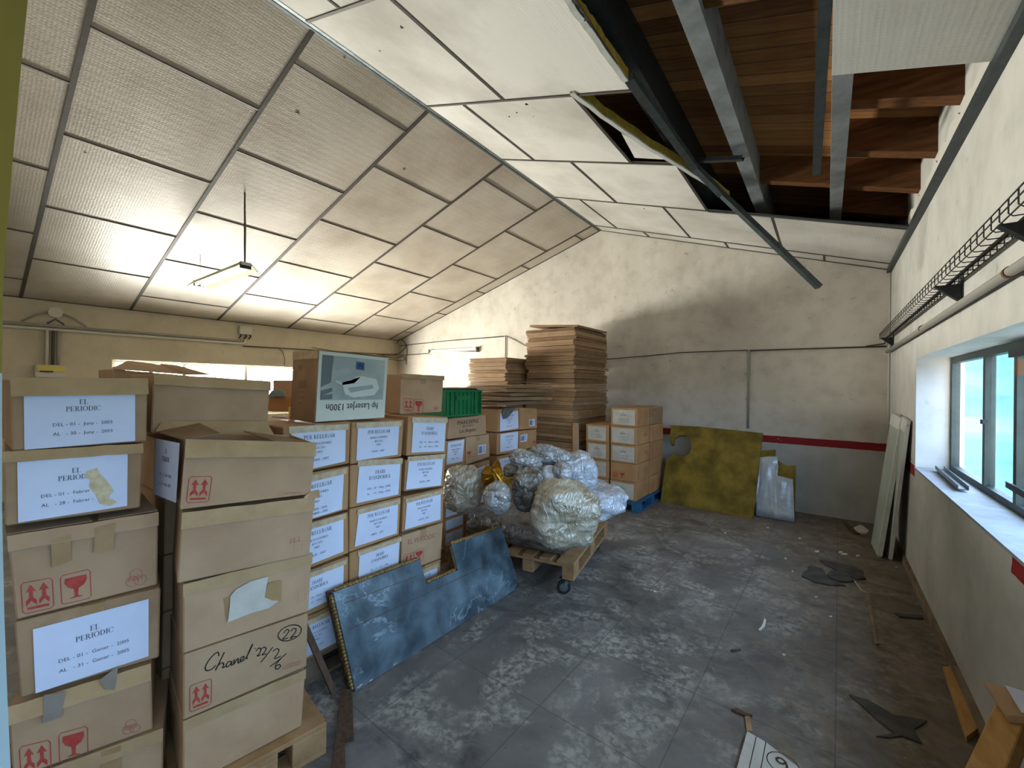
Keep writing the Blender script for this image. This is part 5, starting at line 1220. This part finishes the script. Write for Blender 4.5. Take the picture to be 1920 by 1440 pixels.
for nm, lab, (x0, x1, y0, y1), d, dep, m, e, seed, rot, fold in (
    ('wrapped_bundle', 'large warm-grey wrapped bundle at the far left end of the wrapped board', (70, 365, 245, 620), 3.66, .17, 'wrap_warm', 2.3, 1, (0, 0, YW), .05),
    ('wrapped_bundle', 'round wrapped bundle just below the gold ornament', (402, 615, 385, 618), 3.38, .13, 'wrap_clear', 2.3, 2, (0, 0, YW), .035),
    ('wrapped_bundle', 'upright dark wrapped bundle in the middle of the pile', (640, 890, 255, 600), 3.62, .17, 'wrap_dark', 2.6, 3, (0, 0, YW), .06),
    ('wrapped_bundle', 'small dark wrapped bundle behind the gold ornament', (570, 790, 218, 380), 3.78, .12, 'wrap_dark', 2.3, 4, (0, .15, YW), .05),
    ('wrapped_bundle', 'white streaked wrapped bundle between the dark bundle and the large clear one', (868, 1005, 250, 470), 3.68, .12, 'wrap_white', 2.6, 5, (0, 0, YW), .05),
    ('wrapped_bundle', 'large clear wrapped block at the back right of the pile', (1000, 1322, 140, 440), 3.92, .20, 'wrap_white', 3.4, 6, (0, -.25, YW), .035),
    ('wrapped_bundle', 'small wrapped ball resting against the large clear block', (975, 1130, 215, 365), 3.62, .09, 'wrap_clear', 2.2, 7, (0, 0, YW), .05),
    ('wrapped_bundle', 'long wrapped roll on top of the pile, nearest the gold ornament', (615, 875, 118, 262), 3.72, .09, 'wrap_clear', 2.2, 8, (0, .30, YW), .06),
    ('wrapped_bundle', 'topmost wrapped roll, nearest the blue pallet', (800, 1135, 78, 225), 3.80, .10, 'wrap_clear', 2.2, 9, (0, .22, YW), .07),
    ('wrapped_bundle', 'big yellowish wrapped bundle at the front of the wheeled pallet', (820, 1312, 400, 900), 3.30, .22, 'wrap_warm', 2.8, 10, (0, .12, YW), .04),
    ('wrapped_bundle', 'flat wrapped pack overhanging the far right corner of the wheeled pallet', (1130, 1502, 395, 640), 3.98, .28, 'wrap_white', 4.0, 11, (.05, -.18, YW+.5), .03),
):
    c, rx, rz = place(x0, x1, y0, y1, d); rx *= 1.10; rz *= 1.08
    lump(nm, lab, c, (rx, dep, rz*(.78 if seed == 11 else 1)), m, rot, e, .08, seed, fold=fold, floor=PT+.004 if seed == 10 else None)
# gold ornament on the pile
def gold():
    d = 3.50
    def g(x, y, o=0.): return fd((820+x*.118, 840+y*.118), d+o)
    root = empty('gold_ornament', g(900, 600)); tag(root, 'bent gold-coloured ornament sticking up between the wrapped bundles', 'ornament')
    back = CF*.045; up = V(0, 0, 0)
    def bent(nm, pts, o):
        mb = MB(); A = [g(*p, o+.02*math.sin(i*1.7)) for i, p in enumerate(pts)]; mb.prism(A, CF*.035); mb.bevel(.004, 2); mb.build(nm, M['gold'], root)
    bent('scroll', [(860, 300), (900, 250), (965, 185), (1000, 265), (1045, 390), (1050, 450), (1110, 490), (1215, 470), (1205, 520), (1105, 640), (1010, 590), (930, 520), (860, 400)], -.03)
    bent('scroll_leaf', [(690, 400), (770, 275), (850, 305), (880, 430), (910, 560), (870, 590), (800, 650), (745, 600), (700, 520)], .03)
    mb = MB()
    mb.tube([g(900, 330, -.04), g(940, 420, -.045), g(990, 500, -.045), g(1060, 560, -.04)], [.010, .014, .014, .008], 8); mb.build('ridge', M['gold'], root, smooth=True)
    mb = MB(); mb.tube([g(735, 600, .02), g(760, 500, .02), g(830, 480, .015)], [.006, .012, .006], 8); mb.build('ridge', M['gold'], root, smooth=True)
    mb = MB(); mb.tube([g(880, 560, .03), g(900, 700, .05), g(890, 860, .06)], .022, 8); mb.build('stem', M['gold'], root)
gold()
p = [fz(P6(*q), PT+.001) for q in ((1010, 975), (1065, 945), (1025, 870), (1020, 905))]
p = [fz(P6(1005, 975), PT+.004), fz(P6(1062, 950), PT+.004), fz(P6(1068, 935), PT+.02), fz(P6(1028, 880), PT+.05), fz(P6(1018, 905), PT+.03)]
mb = MB(); mb.prism(p, (0, .004, .002)); tag(mb.build('paper_scrap', M['blue_paper'], origin='base'), 'bright blue paper scrap on the edge of the wheeled pallet', 'paper scrap')

# ---------------------------------------------------------------- glass wool, foil sheet
def wool_board():
    bl, br = V(-1.955, 6.31, 0), V(-.75, 6.25, 0); tl, tr = fy((1258, 797), 6.74), fy((1430, 812), 6.70)
    n = (br-bl).cross(tl-bl).normalized()*-1; c = n.dot(bl)
    if n.y > 0: n = -n; c = -c
    F = Face(tl, tr, br, bl); root = empty('glass_wool_board', (bl+br)/2); tag(root, 'big mustard glass wool board with a hole, leaning on the back wall', 'insulation board')
    def h(x, y): return at((1200+x*.2708, 740+y*.2708), F.n, F.n.dot(bl))
    out = [tl, h(420, 222), h(600, 240), tr, br, h(620, 830), h(400, 790), bl, h(160, 600), h(185, 440), h(225, 425), h(235, 395), h(270, 425), h(310, 430), h(345, 405), h(358, 360), h(350, 315), h(320, 285), h(275, 283), h(240, 300), h(232, 345), h(215, 350), h(205, 315)]
    mb = MB(); mb.prism(out, -F.n*.05 if F.n.y < 0 else F.n*.05); mb.build('wool', M['glass_wool'], root)
wool_board()
def small_wool(pts, y0, lab, m='glass_wool', th=.04, name='glass_wool_piece', cat='insulation board', bump=False):
    """pts: px outline on a plane leaning from the floor at y0 (z 0) back to the wall"""
    n = V(0, -.98, .2).normalized(); c = n.dot(V(0, y0, 0))
    P = [at(q, n, c) for q in pts]; 
    for p in P: p.z = max(p.z, .003)
    mb = MB(); mb.prism(P, -n*th); o = mb.build(name, M[m], origin='base'); tag(o, lab, cat); return o
small_wool([(1425, 845), (1454, 843), (1454, 860), (1474, 873), (1492, 873), (1490, 980), (1420, 972)], 6.50, 'small stepped glass wool offcut behind the crumpled silver sheet')
def foil():
    n = V(0, -.98, .2).normalized(); c = n.dot(V(0, 6.44, 0))
    out = [(1424, 858), (1440, 856), (1457, 856), (1459, 875), (1458, 892), (1476, 896), (1487, 899), (1490, 981), (1452, 977), (1418, 968), (1416, 930)]
    bm = MB(); P = [at(q, n, c) for q in out]
    for p in P: p.z = max(p.z, .006)
    f = bm.poly(P); bmesh.ops.triangulate(bm.bm, faces=[f]); bmesh.ops.subdivide_edges(bm.bm, edges=list(bm.bm.edges), cuts=6, use_grid_fill=True)
    for v in bm.bm.verts:
        p = v.co; v.co = p+n*(.022*abs(noise.noise(V(p.x*7, 0, p.z*3.5)))+.012*noise.noise(V(p.x*19, 1, p.z*13)))
    o = bm.build('foil_sheet', M['foil'], origin='base', smooth=True); tag(o, 'crumpled silver plastic sheet leaning beside the big glass wool board', 'plastic sheet')
    md = o.modifiers.new('thickness', 'SOLIDIFY'); md.thickness = .003
foil()
# ---------------------------------------------------------------- pale panels leaning in the far corner
def lean_panel(TL, TR, BR, BL, th, lab):
    F = Face(TL, TR, BR, BL); n = F.n if F.n.x < 0 else -F.n
    root = empty('leaning_panel', (BL+BR)/2); tag(root, lab, 'panel', 'pale panels leaning in the far corner')
    mb = MB(); mb.prism([TL, TR, BR, BL], -n*th); mb.bevel(.003); mb.build('sheet', M['grey_metal_panel'], root)
    mb = MB(); up = (TL-BL).normalized(); mb.prism([TL+up*.03, TR+up*.03, TR-up*.09+n*.006, TL-up*.09+n*.006], -n*(th+.008)); mb.build('top_cap', M['white_metal'], root)
    mb = MB(); mb.bar(TR-n*th/2-up*.02, BR-n*th/2+up*.02, .02, th+.01, n); mb.build('edge_profile', M['white_metal'], root)
lean_panel(fy((1671, 779), 6.12), fy((1689, 790), 5.68), V(.433, 5.664, .004), V(.412, 6.109, .004), .03, 'front pale metal panel leaning in the corner by the window wall')
lean_panel(fy((1690, 786), 5.70), fy((1700, 795), 5.30), V(.52, 5.64, .004), V(.50, 6.05, .004), .018, 'rear pale metal panel leaning closest to the window wall')

# ---------------------------------------------------------------- window sill
a, b = fz((1762, 880), WR['z0']+.022), fz((1806, 918), WR['z0']+.022)
mb = MB(); chan(mb, [a, b], .05, .03); tag(mb.build('metal_profile', M['galvanised'], origin='base'), 'short metal profile lying on the window sill', 'metal profile')

# ---------------------------------------------------------------- cable tray, pipe, cables on the window wall
tray = empty('cable_tray', (XW-.06, 4, 2.34)); tag(tray, 'black wire cable tray on brackets above the window', 'cable tray')
xo, xi, zb, zt = .525, XW-.012, 2.340, 2.405
mb = MB()
for x, z in ((xo, zt), (xo, zt-.028), (xo, zb), ((xo+xi)/2, zb), (xi-.01, zb), (xi, zt)): mb.tube([(x, .6, z), (x, 6.95, z)], .0030, 5)
mb.build('long_wires', M['cable_black'], tray)
y = 1.0
while y < 6.95: mb = MB(); mb.tube([(xi, y, zt), (xi, y, zb+.012), (xi-.012, y, zb), (xo+.012, y, zb), (xo, y, zb+.012), (xo, y, zt)], .0026, 5); mb.build('cross_wire', M['cable_black'], tray); y += .1
for y in (6.71, 3.555, 2.37, 1.2):
    mb = MB(); mb.prism([(xo-.008, y, zb-.004), (XW-.001, y, zb-.004), (XW-.001, y, zb-.10), (XW-.02, y, zb-.10)], (0, .045, 0)); mb.box((XW-.006, y-.01, zb-.10), (XW-.001, y+.055, zt+.01)); mb.build('bracket', M['dark_steel'], tray)
mb = MB(); mb.tube([(XW-.04, .6, 2.352), (XW-.05, 3, 2.35), (XW-.045, 5, 2.352), (XW-.05, 6.9, 2.35), (XW-.06, YB-.03, 2.29), (.40, YB-.02, 2.265)], .008, 6); tag(mb.build('black_cable', M['cable_black'], smooth=True, origin='base'), 'black cable lying in the wire tray and dropping to the back wall', 'cable')
pipe = empty('metal_pipe', (XW-.035, 4, 2.19)); tag(pipe, 'pale metal pipe running along the window wall below the cable tray', 'pipe')
mb = MB(); mb.tube([(XW-.035, .6, 2.205), (XW-.035, 3.3, 2.197), (XW-.035, 6.98, 2.186)], .021, 12); mb.build('tube', M['conduit_grey'], pipe, smooth=True)
for y in (2.62, 4.6, 6.4): mb = MB(); mb.tube([(XW-.035, y-.012, 2.198), (XW-.035, y+.012, 2.198)], .025, 12); mb.build('clamp', M['rust'], pipe)
# ---------------------------------------------------------------- back wall installations
def conduit(pts, r, lab, m='conduit_grey', name='conduit', cat='conduit', n=8):
    mb = MB(); mb.tube(pts, r, n); return tag(mb.build(name, M[m], smooth=True, origin='base'), lab, cat)
yb = YB-.018
conduit([(.60, yb, 2.255), (-.905, yb, 2.262)], .011, 'grey conduit running level along the back wall to the window corner', 'conduit_dark')
conduit([(-.915, yb, 2.27), (-.915, yb, 1.115)], .014, 'vertical grey conduit on the back wall above the glass wool board', 'conduit_grey')
conduit([(-.93, yb, 2.268), (-1.857, yb, 2.268), (-2.5, yb, 2.225), (-3.2, yb, 2.19), (-3.9, yb, 2.20)], .007, 'thin dark cable sagging across the back wall behind the tall pile', 'cable_black', 'wall_cable', 'cable', 6)
conduit([(XL+.06, yb, 2.70), (-7.2, yb, 2.735), (-5.50, yb, 2.74)], .009, 'upper thin conduit on the back wall above the tube light', 'conduit_dark')
conduit([(-5.46, yb, 2.735), (-5.46, yb, 2.20)], .009, 'short vertical conduit dropping to the shorter pile of flattened cartons', 'conduit_dark')
conduit([(-5.48, yb, 2.755), (-5.2, yb, 2.64), (-4.94, yb, 2.51), (-4.5, yb, 2.42)], .006, 'thin cable drooping from the conduit end to the tall pile', 'cable_black', 'wall_cable', 'cable', 6)
conduit([(XL+.06, yb, 2.45), (-8.3, yb, 2.45), (-7.83, yb, 2.46)], .009, 'short conduit from the corner to the tube light', 'conduit_dark')
t = empty('tube_light', (-7.02, yb, 2.48)); tag(t, 'switched-off tube light on the back wall beside the left corner', 'tube light')
mb = MB(); mb.box((-7.80, YB-.05, 2.475), (-6.24, YB-.002, 2.535)); mb.build('housing', M['white_metal'], t)
mb = MB(); mb.tube([(-7.76, YB-.07, 2.452), (-6.28, YB-.07, 2.452)], .018, 10); mb.build('tube', M['tube_off'], t, smooth=True)
for x in (-7.80, -6.26): mb = MB(); mb.box((x, YB-.095, 2.43), (x+.02, YB-.002, 2.55)); mb.build('end_cap', M['conduit_grey'], t)
# ---------------------------------------------------------------- left wall installations
xl = XL+.026
conduit([(xl, -.6, 2.462), (xl, .38, 2.466), (xl, 3.25, 2.480), (xl, 3.33, 2.50)], .020, 'upper long conduit on the left wall under the ceiling', 'conduit_grey')
conduit([(xl, -.6, 2.412), (xl, .38, 2.416), (xl, 3.30, 2.430), (xl, 3.38, 2.45), (xl, 3.38, 2.52)], .022, 'lower long conduit on the left wall, bending up to the square box', 'white_plastic')
conduit([(xl, 3.35, 2.385), (xl, 4.2, 2.405), (xl, 5.3, 2.42), (xl, 6.4, 2.44), (xl+.03, 6.97, 2.47)], .012, 'loose cable along the left wall towards the far corner', 'conduit_dark', 'wall_cable', 'cable', 6)
conduit([(xl, 4.0, 2.40), (xl, 4.08, 2.33), (xl, 4.13, 2.2), (xl, 4.13, 1.9)], .006, 'thin cable dropping in front of the left window', 'conduit_dark', 'wall_cable', 'cable', 6)
for k, (y, m, l) in enumerate(((.80, 'white_plastic', 'pale vertical conduit rising from the yellow fuse box'), (.86, 'conduit_dark', 'dark vertical cable rising from the yellow fuse box'), (.91, 'conduit_grey', 'grey vertical conduit rising from the yellow fuse box'))):
    conduit([(xl+.03, y, 1.90), (xl+.03, y, 2.40)], .018, l, m)
fb = empty('fuse_box', (XL+.05, .84, 1.72)); tag(fb, 'yellowish fuse box on the left wall above the front-left stack', 'fuse box')
mb = MB(); mb.box((XL, .69, 1.72), (XL+.10, .99, 1.90)); mb.bevel(.008, 2); mb.build('case', M['white_plastic'], fb)
mb = MB(); mb.box((XL+.10, .705, 1.80), (XL+.115, .975, 1.885)); mb.build('cover', M['yellow_plastic'], fb)
mb = MB(); mb.box((XL+.115, .73, 1.795), (XL+.119, .86, 1.812)); mb.build('slot', M['cable_black'], fb)
jb = empty('junction_box', (XL+.03, .88, 2.63)); tag(jb, 'round junction box with two drooping cables on the left wall', 'junction box')
mb = MB(); mb.tube([(XL, .88, 2.67), (XL+.06, .88, 2.67)], .075, 20); mb.build('case', M['white_plastic'], jb)
for s in (-1, 1): mb = MB(); mb.tube([(xl+.01, .88+s*.07, 2.66), (xl+.01, .88+s*.2, 2.60), (xl+.01, .88+s*.32, 2.50)], .014, 6); mb.build('cable', M['conduit_grey'], jb, smooth=True)
mb = MB(); mb.tube([(xl+.02, .80, 2.50), (xl+.02, .88, 2.57), (xl+.02, .97, 2.50)], .012, 6); mb.build('cable', M['conduit_dark'], jb, smooth=True)
jb = empty('junction_box', (XL+.03, 3.38, 2.60)); tag(jb, 'square white junction box on the left wall at the conduit bend', 'junction box')
mb = MB(); mb.box((XL, 3.27, 2.61), (XL+.07, 3.49, 2.77)); mb.bevel(.008, 2); mb.build('case', M['white_plastic'], jb)
for y in (3.29, 3.38, 3.46): mb = MB(); mb.tube([(xl+.02, y, 2.62), (xl+.025, y+.01, 2.57), (xl+.01, y-.02, 2.53)], .013, 6); mb.build('gland', M['cable_black'], jb, smooth=True)
for k, pts in enumerate(([(-8.95, 6.9, 2.75), (-8.85, 6.95, 2.85), (-8.7, 7.0, 2.68), (-8.95, 6.9, 2.45), (-9.0, 6.5, 2.43)], [(-9.0, 6.3, 2.44), (-8.9, 6.8, 2.36), (-8.75, 7.0, 2.40), (-8.7, 7.02, 2.2)], [(-8.7, 7.02, 2.72), (-8.68, 7.02, 2.45), (-8.8, 6.98, 2.30), (-8.98, 6.7, 2.33)])):
    conduit(smooth([V(*p) for p in pts]), .010, ('uppermost loop of the tangled cables in the far left corner', 'lowest loop of the tangled cables in the far left corner', 'middle loop of the tangled cables in the far left corner')[k], 'conduit_dark', 'tangled_cable', 'cable', 6)

# ---------------------------------------------------------------- hanging double tube lamp
lamp = empty('hanging_lamp', (-6.2, 2.03, 3.05)); tag(lamp, 'double fluorescent lamp with angled reflectors hanging from the left ceiling slope', 'lamp')
xa, xb = -7.02, -5.42; yc = 2.03; z = 3.055
mb = MB(); mb.prism([(xa, yc-.05, z+.035), (xa, yc+.05, z+.035), (xa, yc+.05, z), (xa, yc-.05, z)], (xb-xa, 0, 0)); mb.build('housing', M['white_metal'], lamp)
for s, nm in ((-1, 'reflector'), (1, 'reflector')):
    mb = MB(); a = [(xa, yc+s*.05, z+.02), (xa, yc+s*.125, z-.055), (xa, yc+s*.131, z-.050), (xa, yc+s*.056, z+.026)]; mb.prism(a, (xb-xa, 0, 0)); mb.build('reflector', M['reflector'], lamp)
for s in (-1, 1):
    mb = MB(); mb.tube([(xa+.04, yc+s*.034, z-.022), (xb-.04, yc+s*.034, z-.022)], .013, 12); mb.build('tube', M['tube_glow'], lamp, smooth=True)
mb = MB(); mb.box((xb-.03, yc-.06, z-.04), (xb-.012, yc+.06, z+.034)); mb.build('socket', M['dark_steel'], lamp)
mb = MB(); mb.box((xa+.012, yc-.06, z-.04), (xa+.03, yc+.06, z+.034)); mb.build('socket', M['dark_steel'], lamp)
mb = MB(); zc0 = zc(-5.45)-.005; mb.tube([(-5.46, yc, z+.03), (-5.45, yc-.01, z+.3), (-5.452, yc-.015, zc0)], .009, 6); mb.build('cord', M['wood_dark'], lamp, smooth=True)
mb = MB(); mb.tube([(-5.475, yc+.012, z+.03), (-5.47, yc+.01, z+.4), (-5.46, yc-.01, zc0)], .004, 5); mb.build('wire', M['conduit_grey'], lamp, smooth=True)
mb = MB(); mb.tube([(-6.95, yc, z+.03), (-6.95, yc, zc(-6.95)-.005)], .003, 5); mb.build('wire', M['conduit_grey'], lamp, smooth=True)

# ---------------------------------------------------------------- things on the floor
def floor_sheet(pxs, lab, m, th=.008, z=.001, name='slate_sheet', cat='broken sheet', group=None, wob=.006):
    P = [fz(p, 0) for p in pxs]; c = sum(P, V(0, 0, 0))/len(P)
    Q2 = []
    for a, b in zip(P, P[1:]+P[:1]):
        m2 = max(1, int((b-a).length/.06))
        for i in range(m2): p = a.lerp(b, i/m2); Q2.append(p+V(wob*2*noise.noise(p*13), wob*2*noise.noise(p*11+V(5, 0, 0)), 0))
    mb = MB(); mb.prism([p+V(0, 0, z+abs(wob*noise.noise(p*6))) for p in Q2], (0, 0, th)); return tag(mb.build(name, M[m], origin='base'), lab, cat, group)
def k7(x, y): return (1440+x/6, 1020+y/6)
floor_sheet([k7(*q) for q in ((585, 190), (740, 215), (950, 262), (1060, 320), (1100, 405), (1000, 408), (870, 360), (760, 300), (640, 240))], 'dark slate piece furthest back in the broken heap on the floor', 'slate', .011, .002)
floor_sheet([k7(*q) for q in ((665, 350), (720, 315), (830, 320), (900, 370), (965, 425), (900, 440), (790, 430), (700, 400))], 'rounded dark slate piece in the middle of the broken heap on the floor', 'slate', .010, .006)
floor_sheet([k7(*q) for q in ((380, 370), (480, 250), (620, 290), (650, 350), (690, 405), (800, 440), (870, 480), (700, 475), (540, 445))], 'flat dark slate piece nearest the viewer in the broken heap', 'slate', .01, .002)
def k4(x, y): return (1160+x*.3958, 1100+y*.3958)
floor_sheet([k4(*q) for q in ((1095, 520), (1180, 540), (1300, 610), (1460, 640), (1400, 680), (1430, 745), (1340, 715), (1220, 718), (1300, 700), (1230, 640))], 'torn dark sheet lying near the yellow batten by the window wall', 'slate', .006)
floor_sheet([k4(*q) for q in ((1305, 130), (1440, 145), (1442, 156), (1330, 150))], 'thin dark strip lying against the baseboard', 'slate', .012, name='dark_strip', cat='strip')
floor_sheet([k4(*q) for q in ((1165, 30), (1185, 30), (1230, 275), (1212, 275))], 'narrow grey strip on the dirty floor near the window wall', 'pallet_grey', .006, name='wood_strip', cat='strip')
floor_sheet([k4(*q) for q in ((535, 588), (560, 582), (605, 605), (635, 618), (605, 622), (560, 603))], 'small brown wood splinter just beyond the printed board', 'wood_dark', .012, name='wood_splinter', cat='splinter')
floor_sheet([k4(*q) for q in ((598, 622), (622, 622), (630, 690), (605, 690))], 'short brown strip between the splinter and the printed board', 'pallet_wood', .008, name='wood_strip', cat='strip')
floor_sheet([k4(*q) for q in ((690, 160), (702, 165), (676, 215), (666, 212))], 'white curled plastic strip in the middle of the floor', 'white_metal', .008, name='plastic_strip', cat='strip')
floor_sheet([(1600, 992), (1614, 987), (1630, 998), (1624, 1003), (1608, 1001)], 'pale chip of plaster by the foot of the leaning panels', 'plaster_white', .02, name='plaster_chip', cat='chip')
floor_sheet([(1582, 981), (1590, 984), (1600, 993), (1612, 1003), (1604, 1003), (1592, 994)], 'dark splinter beside the plaster chip by the leaning panels', 'wood_dark', .015, name='wood_splinter', cat='splinter')
floor_sheet([(1371, 1160+60), (1389, 1218), (1390, 1220), (1373, 1224)][0:4], 'dark splinter lying on the bare middle floor', 'slate', .006, name='wood_splinter', cat='splinter')
random.seed(21)
for k, (x, y, r) in enumerate(((1577, 1036, 5), (1584, 1040, 7), (1608, 1043, 5), (1533, 1035, 5), (1681, 1064, 3), (1473, 1048, 3), (1486, 1072, 2.5), (1558, 1157, 3), (1470, 1229, 3), (1468, 1228, 2), (1530, 1120, 2.5), (1228, 1110, 3), (1500, 1010, 3), (1440, 990, 3), (1360, 1000, 2.5))):
    r *= .7; P = [(x+r*1.6*math.cos(t)*random.uniform(.5, 1), y+r*.6*math.sin(t)*random.uniform(.5, 1)) for t in [j*1.05 for j in range(6)]]
    floor_sheet(P, 'tiny white plaster crumb scattered on the floor', 'plaster_white', .006, name='plaster_crumb', cat='crumb', group='white plaster crumbs on the floor', wob=.001)
mb = MB(); mb.tube([fz(k7(*q), .008) for q in ((920, 370), (960, 400), (990, 440), (1015, 475), (1050, 520), (1100, 540), (1160, 548))], .0035, 5); tag(mb.build('pale_wire', M['plaster_white'], origin='base', smooth=True), 'thin pale wire curling out of the slate heap', 'wire')
# yellow batten along the baseboard
P = [fz(q, 0) for q in ((1768, 1258), (1786, 1258), (1838, 1372), (1812, 1392))]
mb = MB(); mb.prism(P, (0, 0, .028)); tag(mb.build('wooden_batten', M['pine'], origin='base'), 'yellow pine batten lying on the floor along the baseboard', 'batten')
# pine post leaning at the bottom right
a, b = V(.580, 2.43, .455), V(.10, 1.36, .07)
mb = MB(); mb.bar(a, b, .08, .12); mb.bevel(.004); mb.jitter(.003, 7); tag(mb.build('pine_post', M['pine'], origin='base'), 'thick rough pine post leaning against the window wall at the picture corner', 'post')
r = empty('cardboard_scrap', (.56, 2.44, .52)); tag(r, 'torn cardboard scrap with a pale blue print on top of the pine post', 'cardboard scrap')
c = V(.565, 2.42, .525)
mb = MB(); mb.hexa([c+V(-.045, .05, .0), c+V(.055, .03, .0), c+V(.05, -.07, -.02), c+V(-.02, -.09, -.03), c+V(-.05, .05, .03), c+V(.055, .03, .035), c+V(.05, -.07, .008), c+V(-.025, -.09, -.008)]); mb.jitter(.010, 14); mb.build('card', M['cardboard'], r)
mb = MB(); mb.prism([c+V(-.0, .035, .038), c+V(.05, .025, .041), c+V(.048, -.06, .018), c+V(.015, -.075, .008)], (0, 0, .003)); mb.build('print', M['paper'], r)
# printed pale board at the bottom edge
P = [fz(q, .022) for q in ((1401, 1371), (1436, 1391), (1500, 1441), (1560, 1500), (1395, 1560), (1372, 1475))]
r = empty('printed_board', sum(P, V(0, 0, 0))/6-V(0, 0, .022)); tag(r, 'pale dirty carton board with a circled 9, cut by the bottom edge', 'carton board')
mb = MB(); mb.prism([p-V(0, 0, .021) for p in P], (0, 0, .021)); mb.build('board', M['paper_old'], r)
mb = MB()
for a, b in (((1418, 1381), (1402, 1452)), ((1436, 1391), (1424, 1455))): ribbon(mb, [fz(a, .0226), fz(b, .0226)], V(0, 0, 1), .004)
c9 = fz((1468, 1432), .0228)
ribbon(mb, [c9+V(.062*math.cos(t*.4), .062*math.sin(t*.4), 0) for t in range(16)], V(0, 0, 1), .005, True)
e1 = (fz((1480, 1432), .0228)-c9).normalized(); e2 = V(-e1.y, e1.x, 0)
f9 = Face(c9-e1*.03+e2*.04, c9+e1*.03+e2*.04, c9+e1*.03-e2*.04, c9-e1*.03-e2*.04); text_on(mb, f9, '9', .5, .95, .9, 0.0004)
mb.build('print', M['brown_ink'], r, recalc=False)
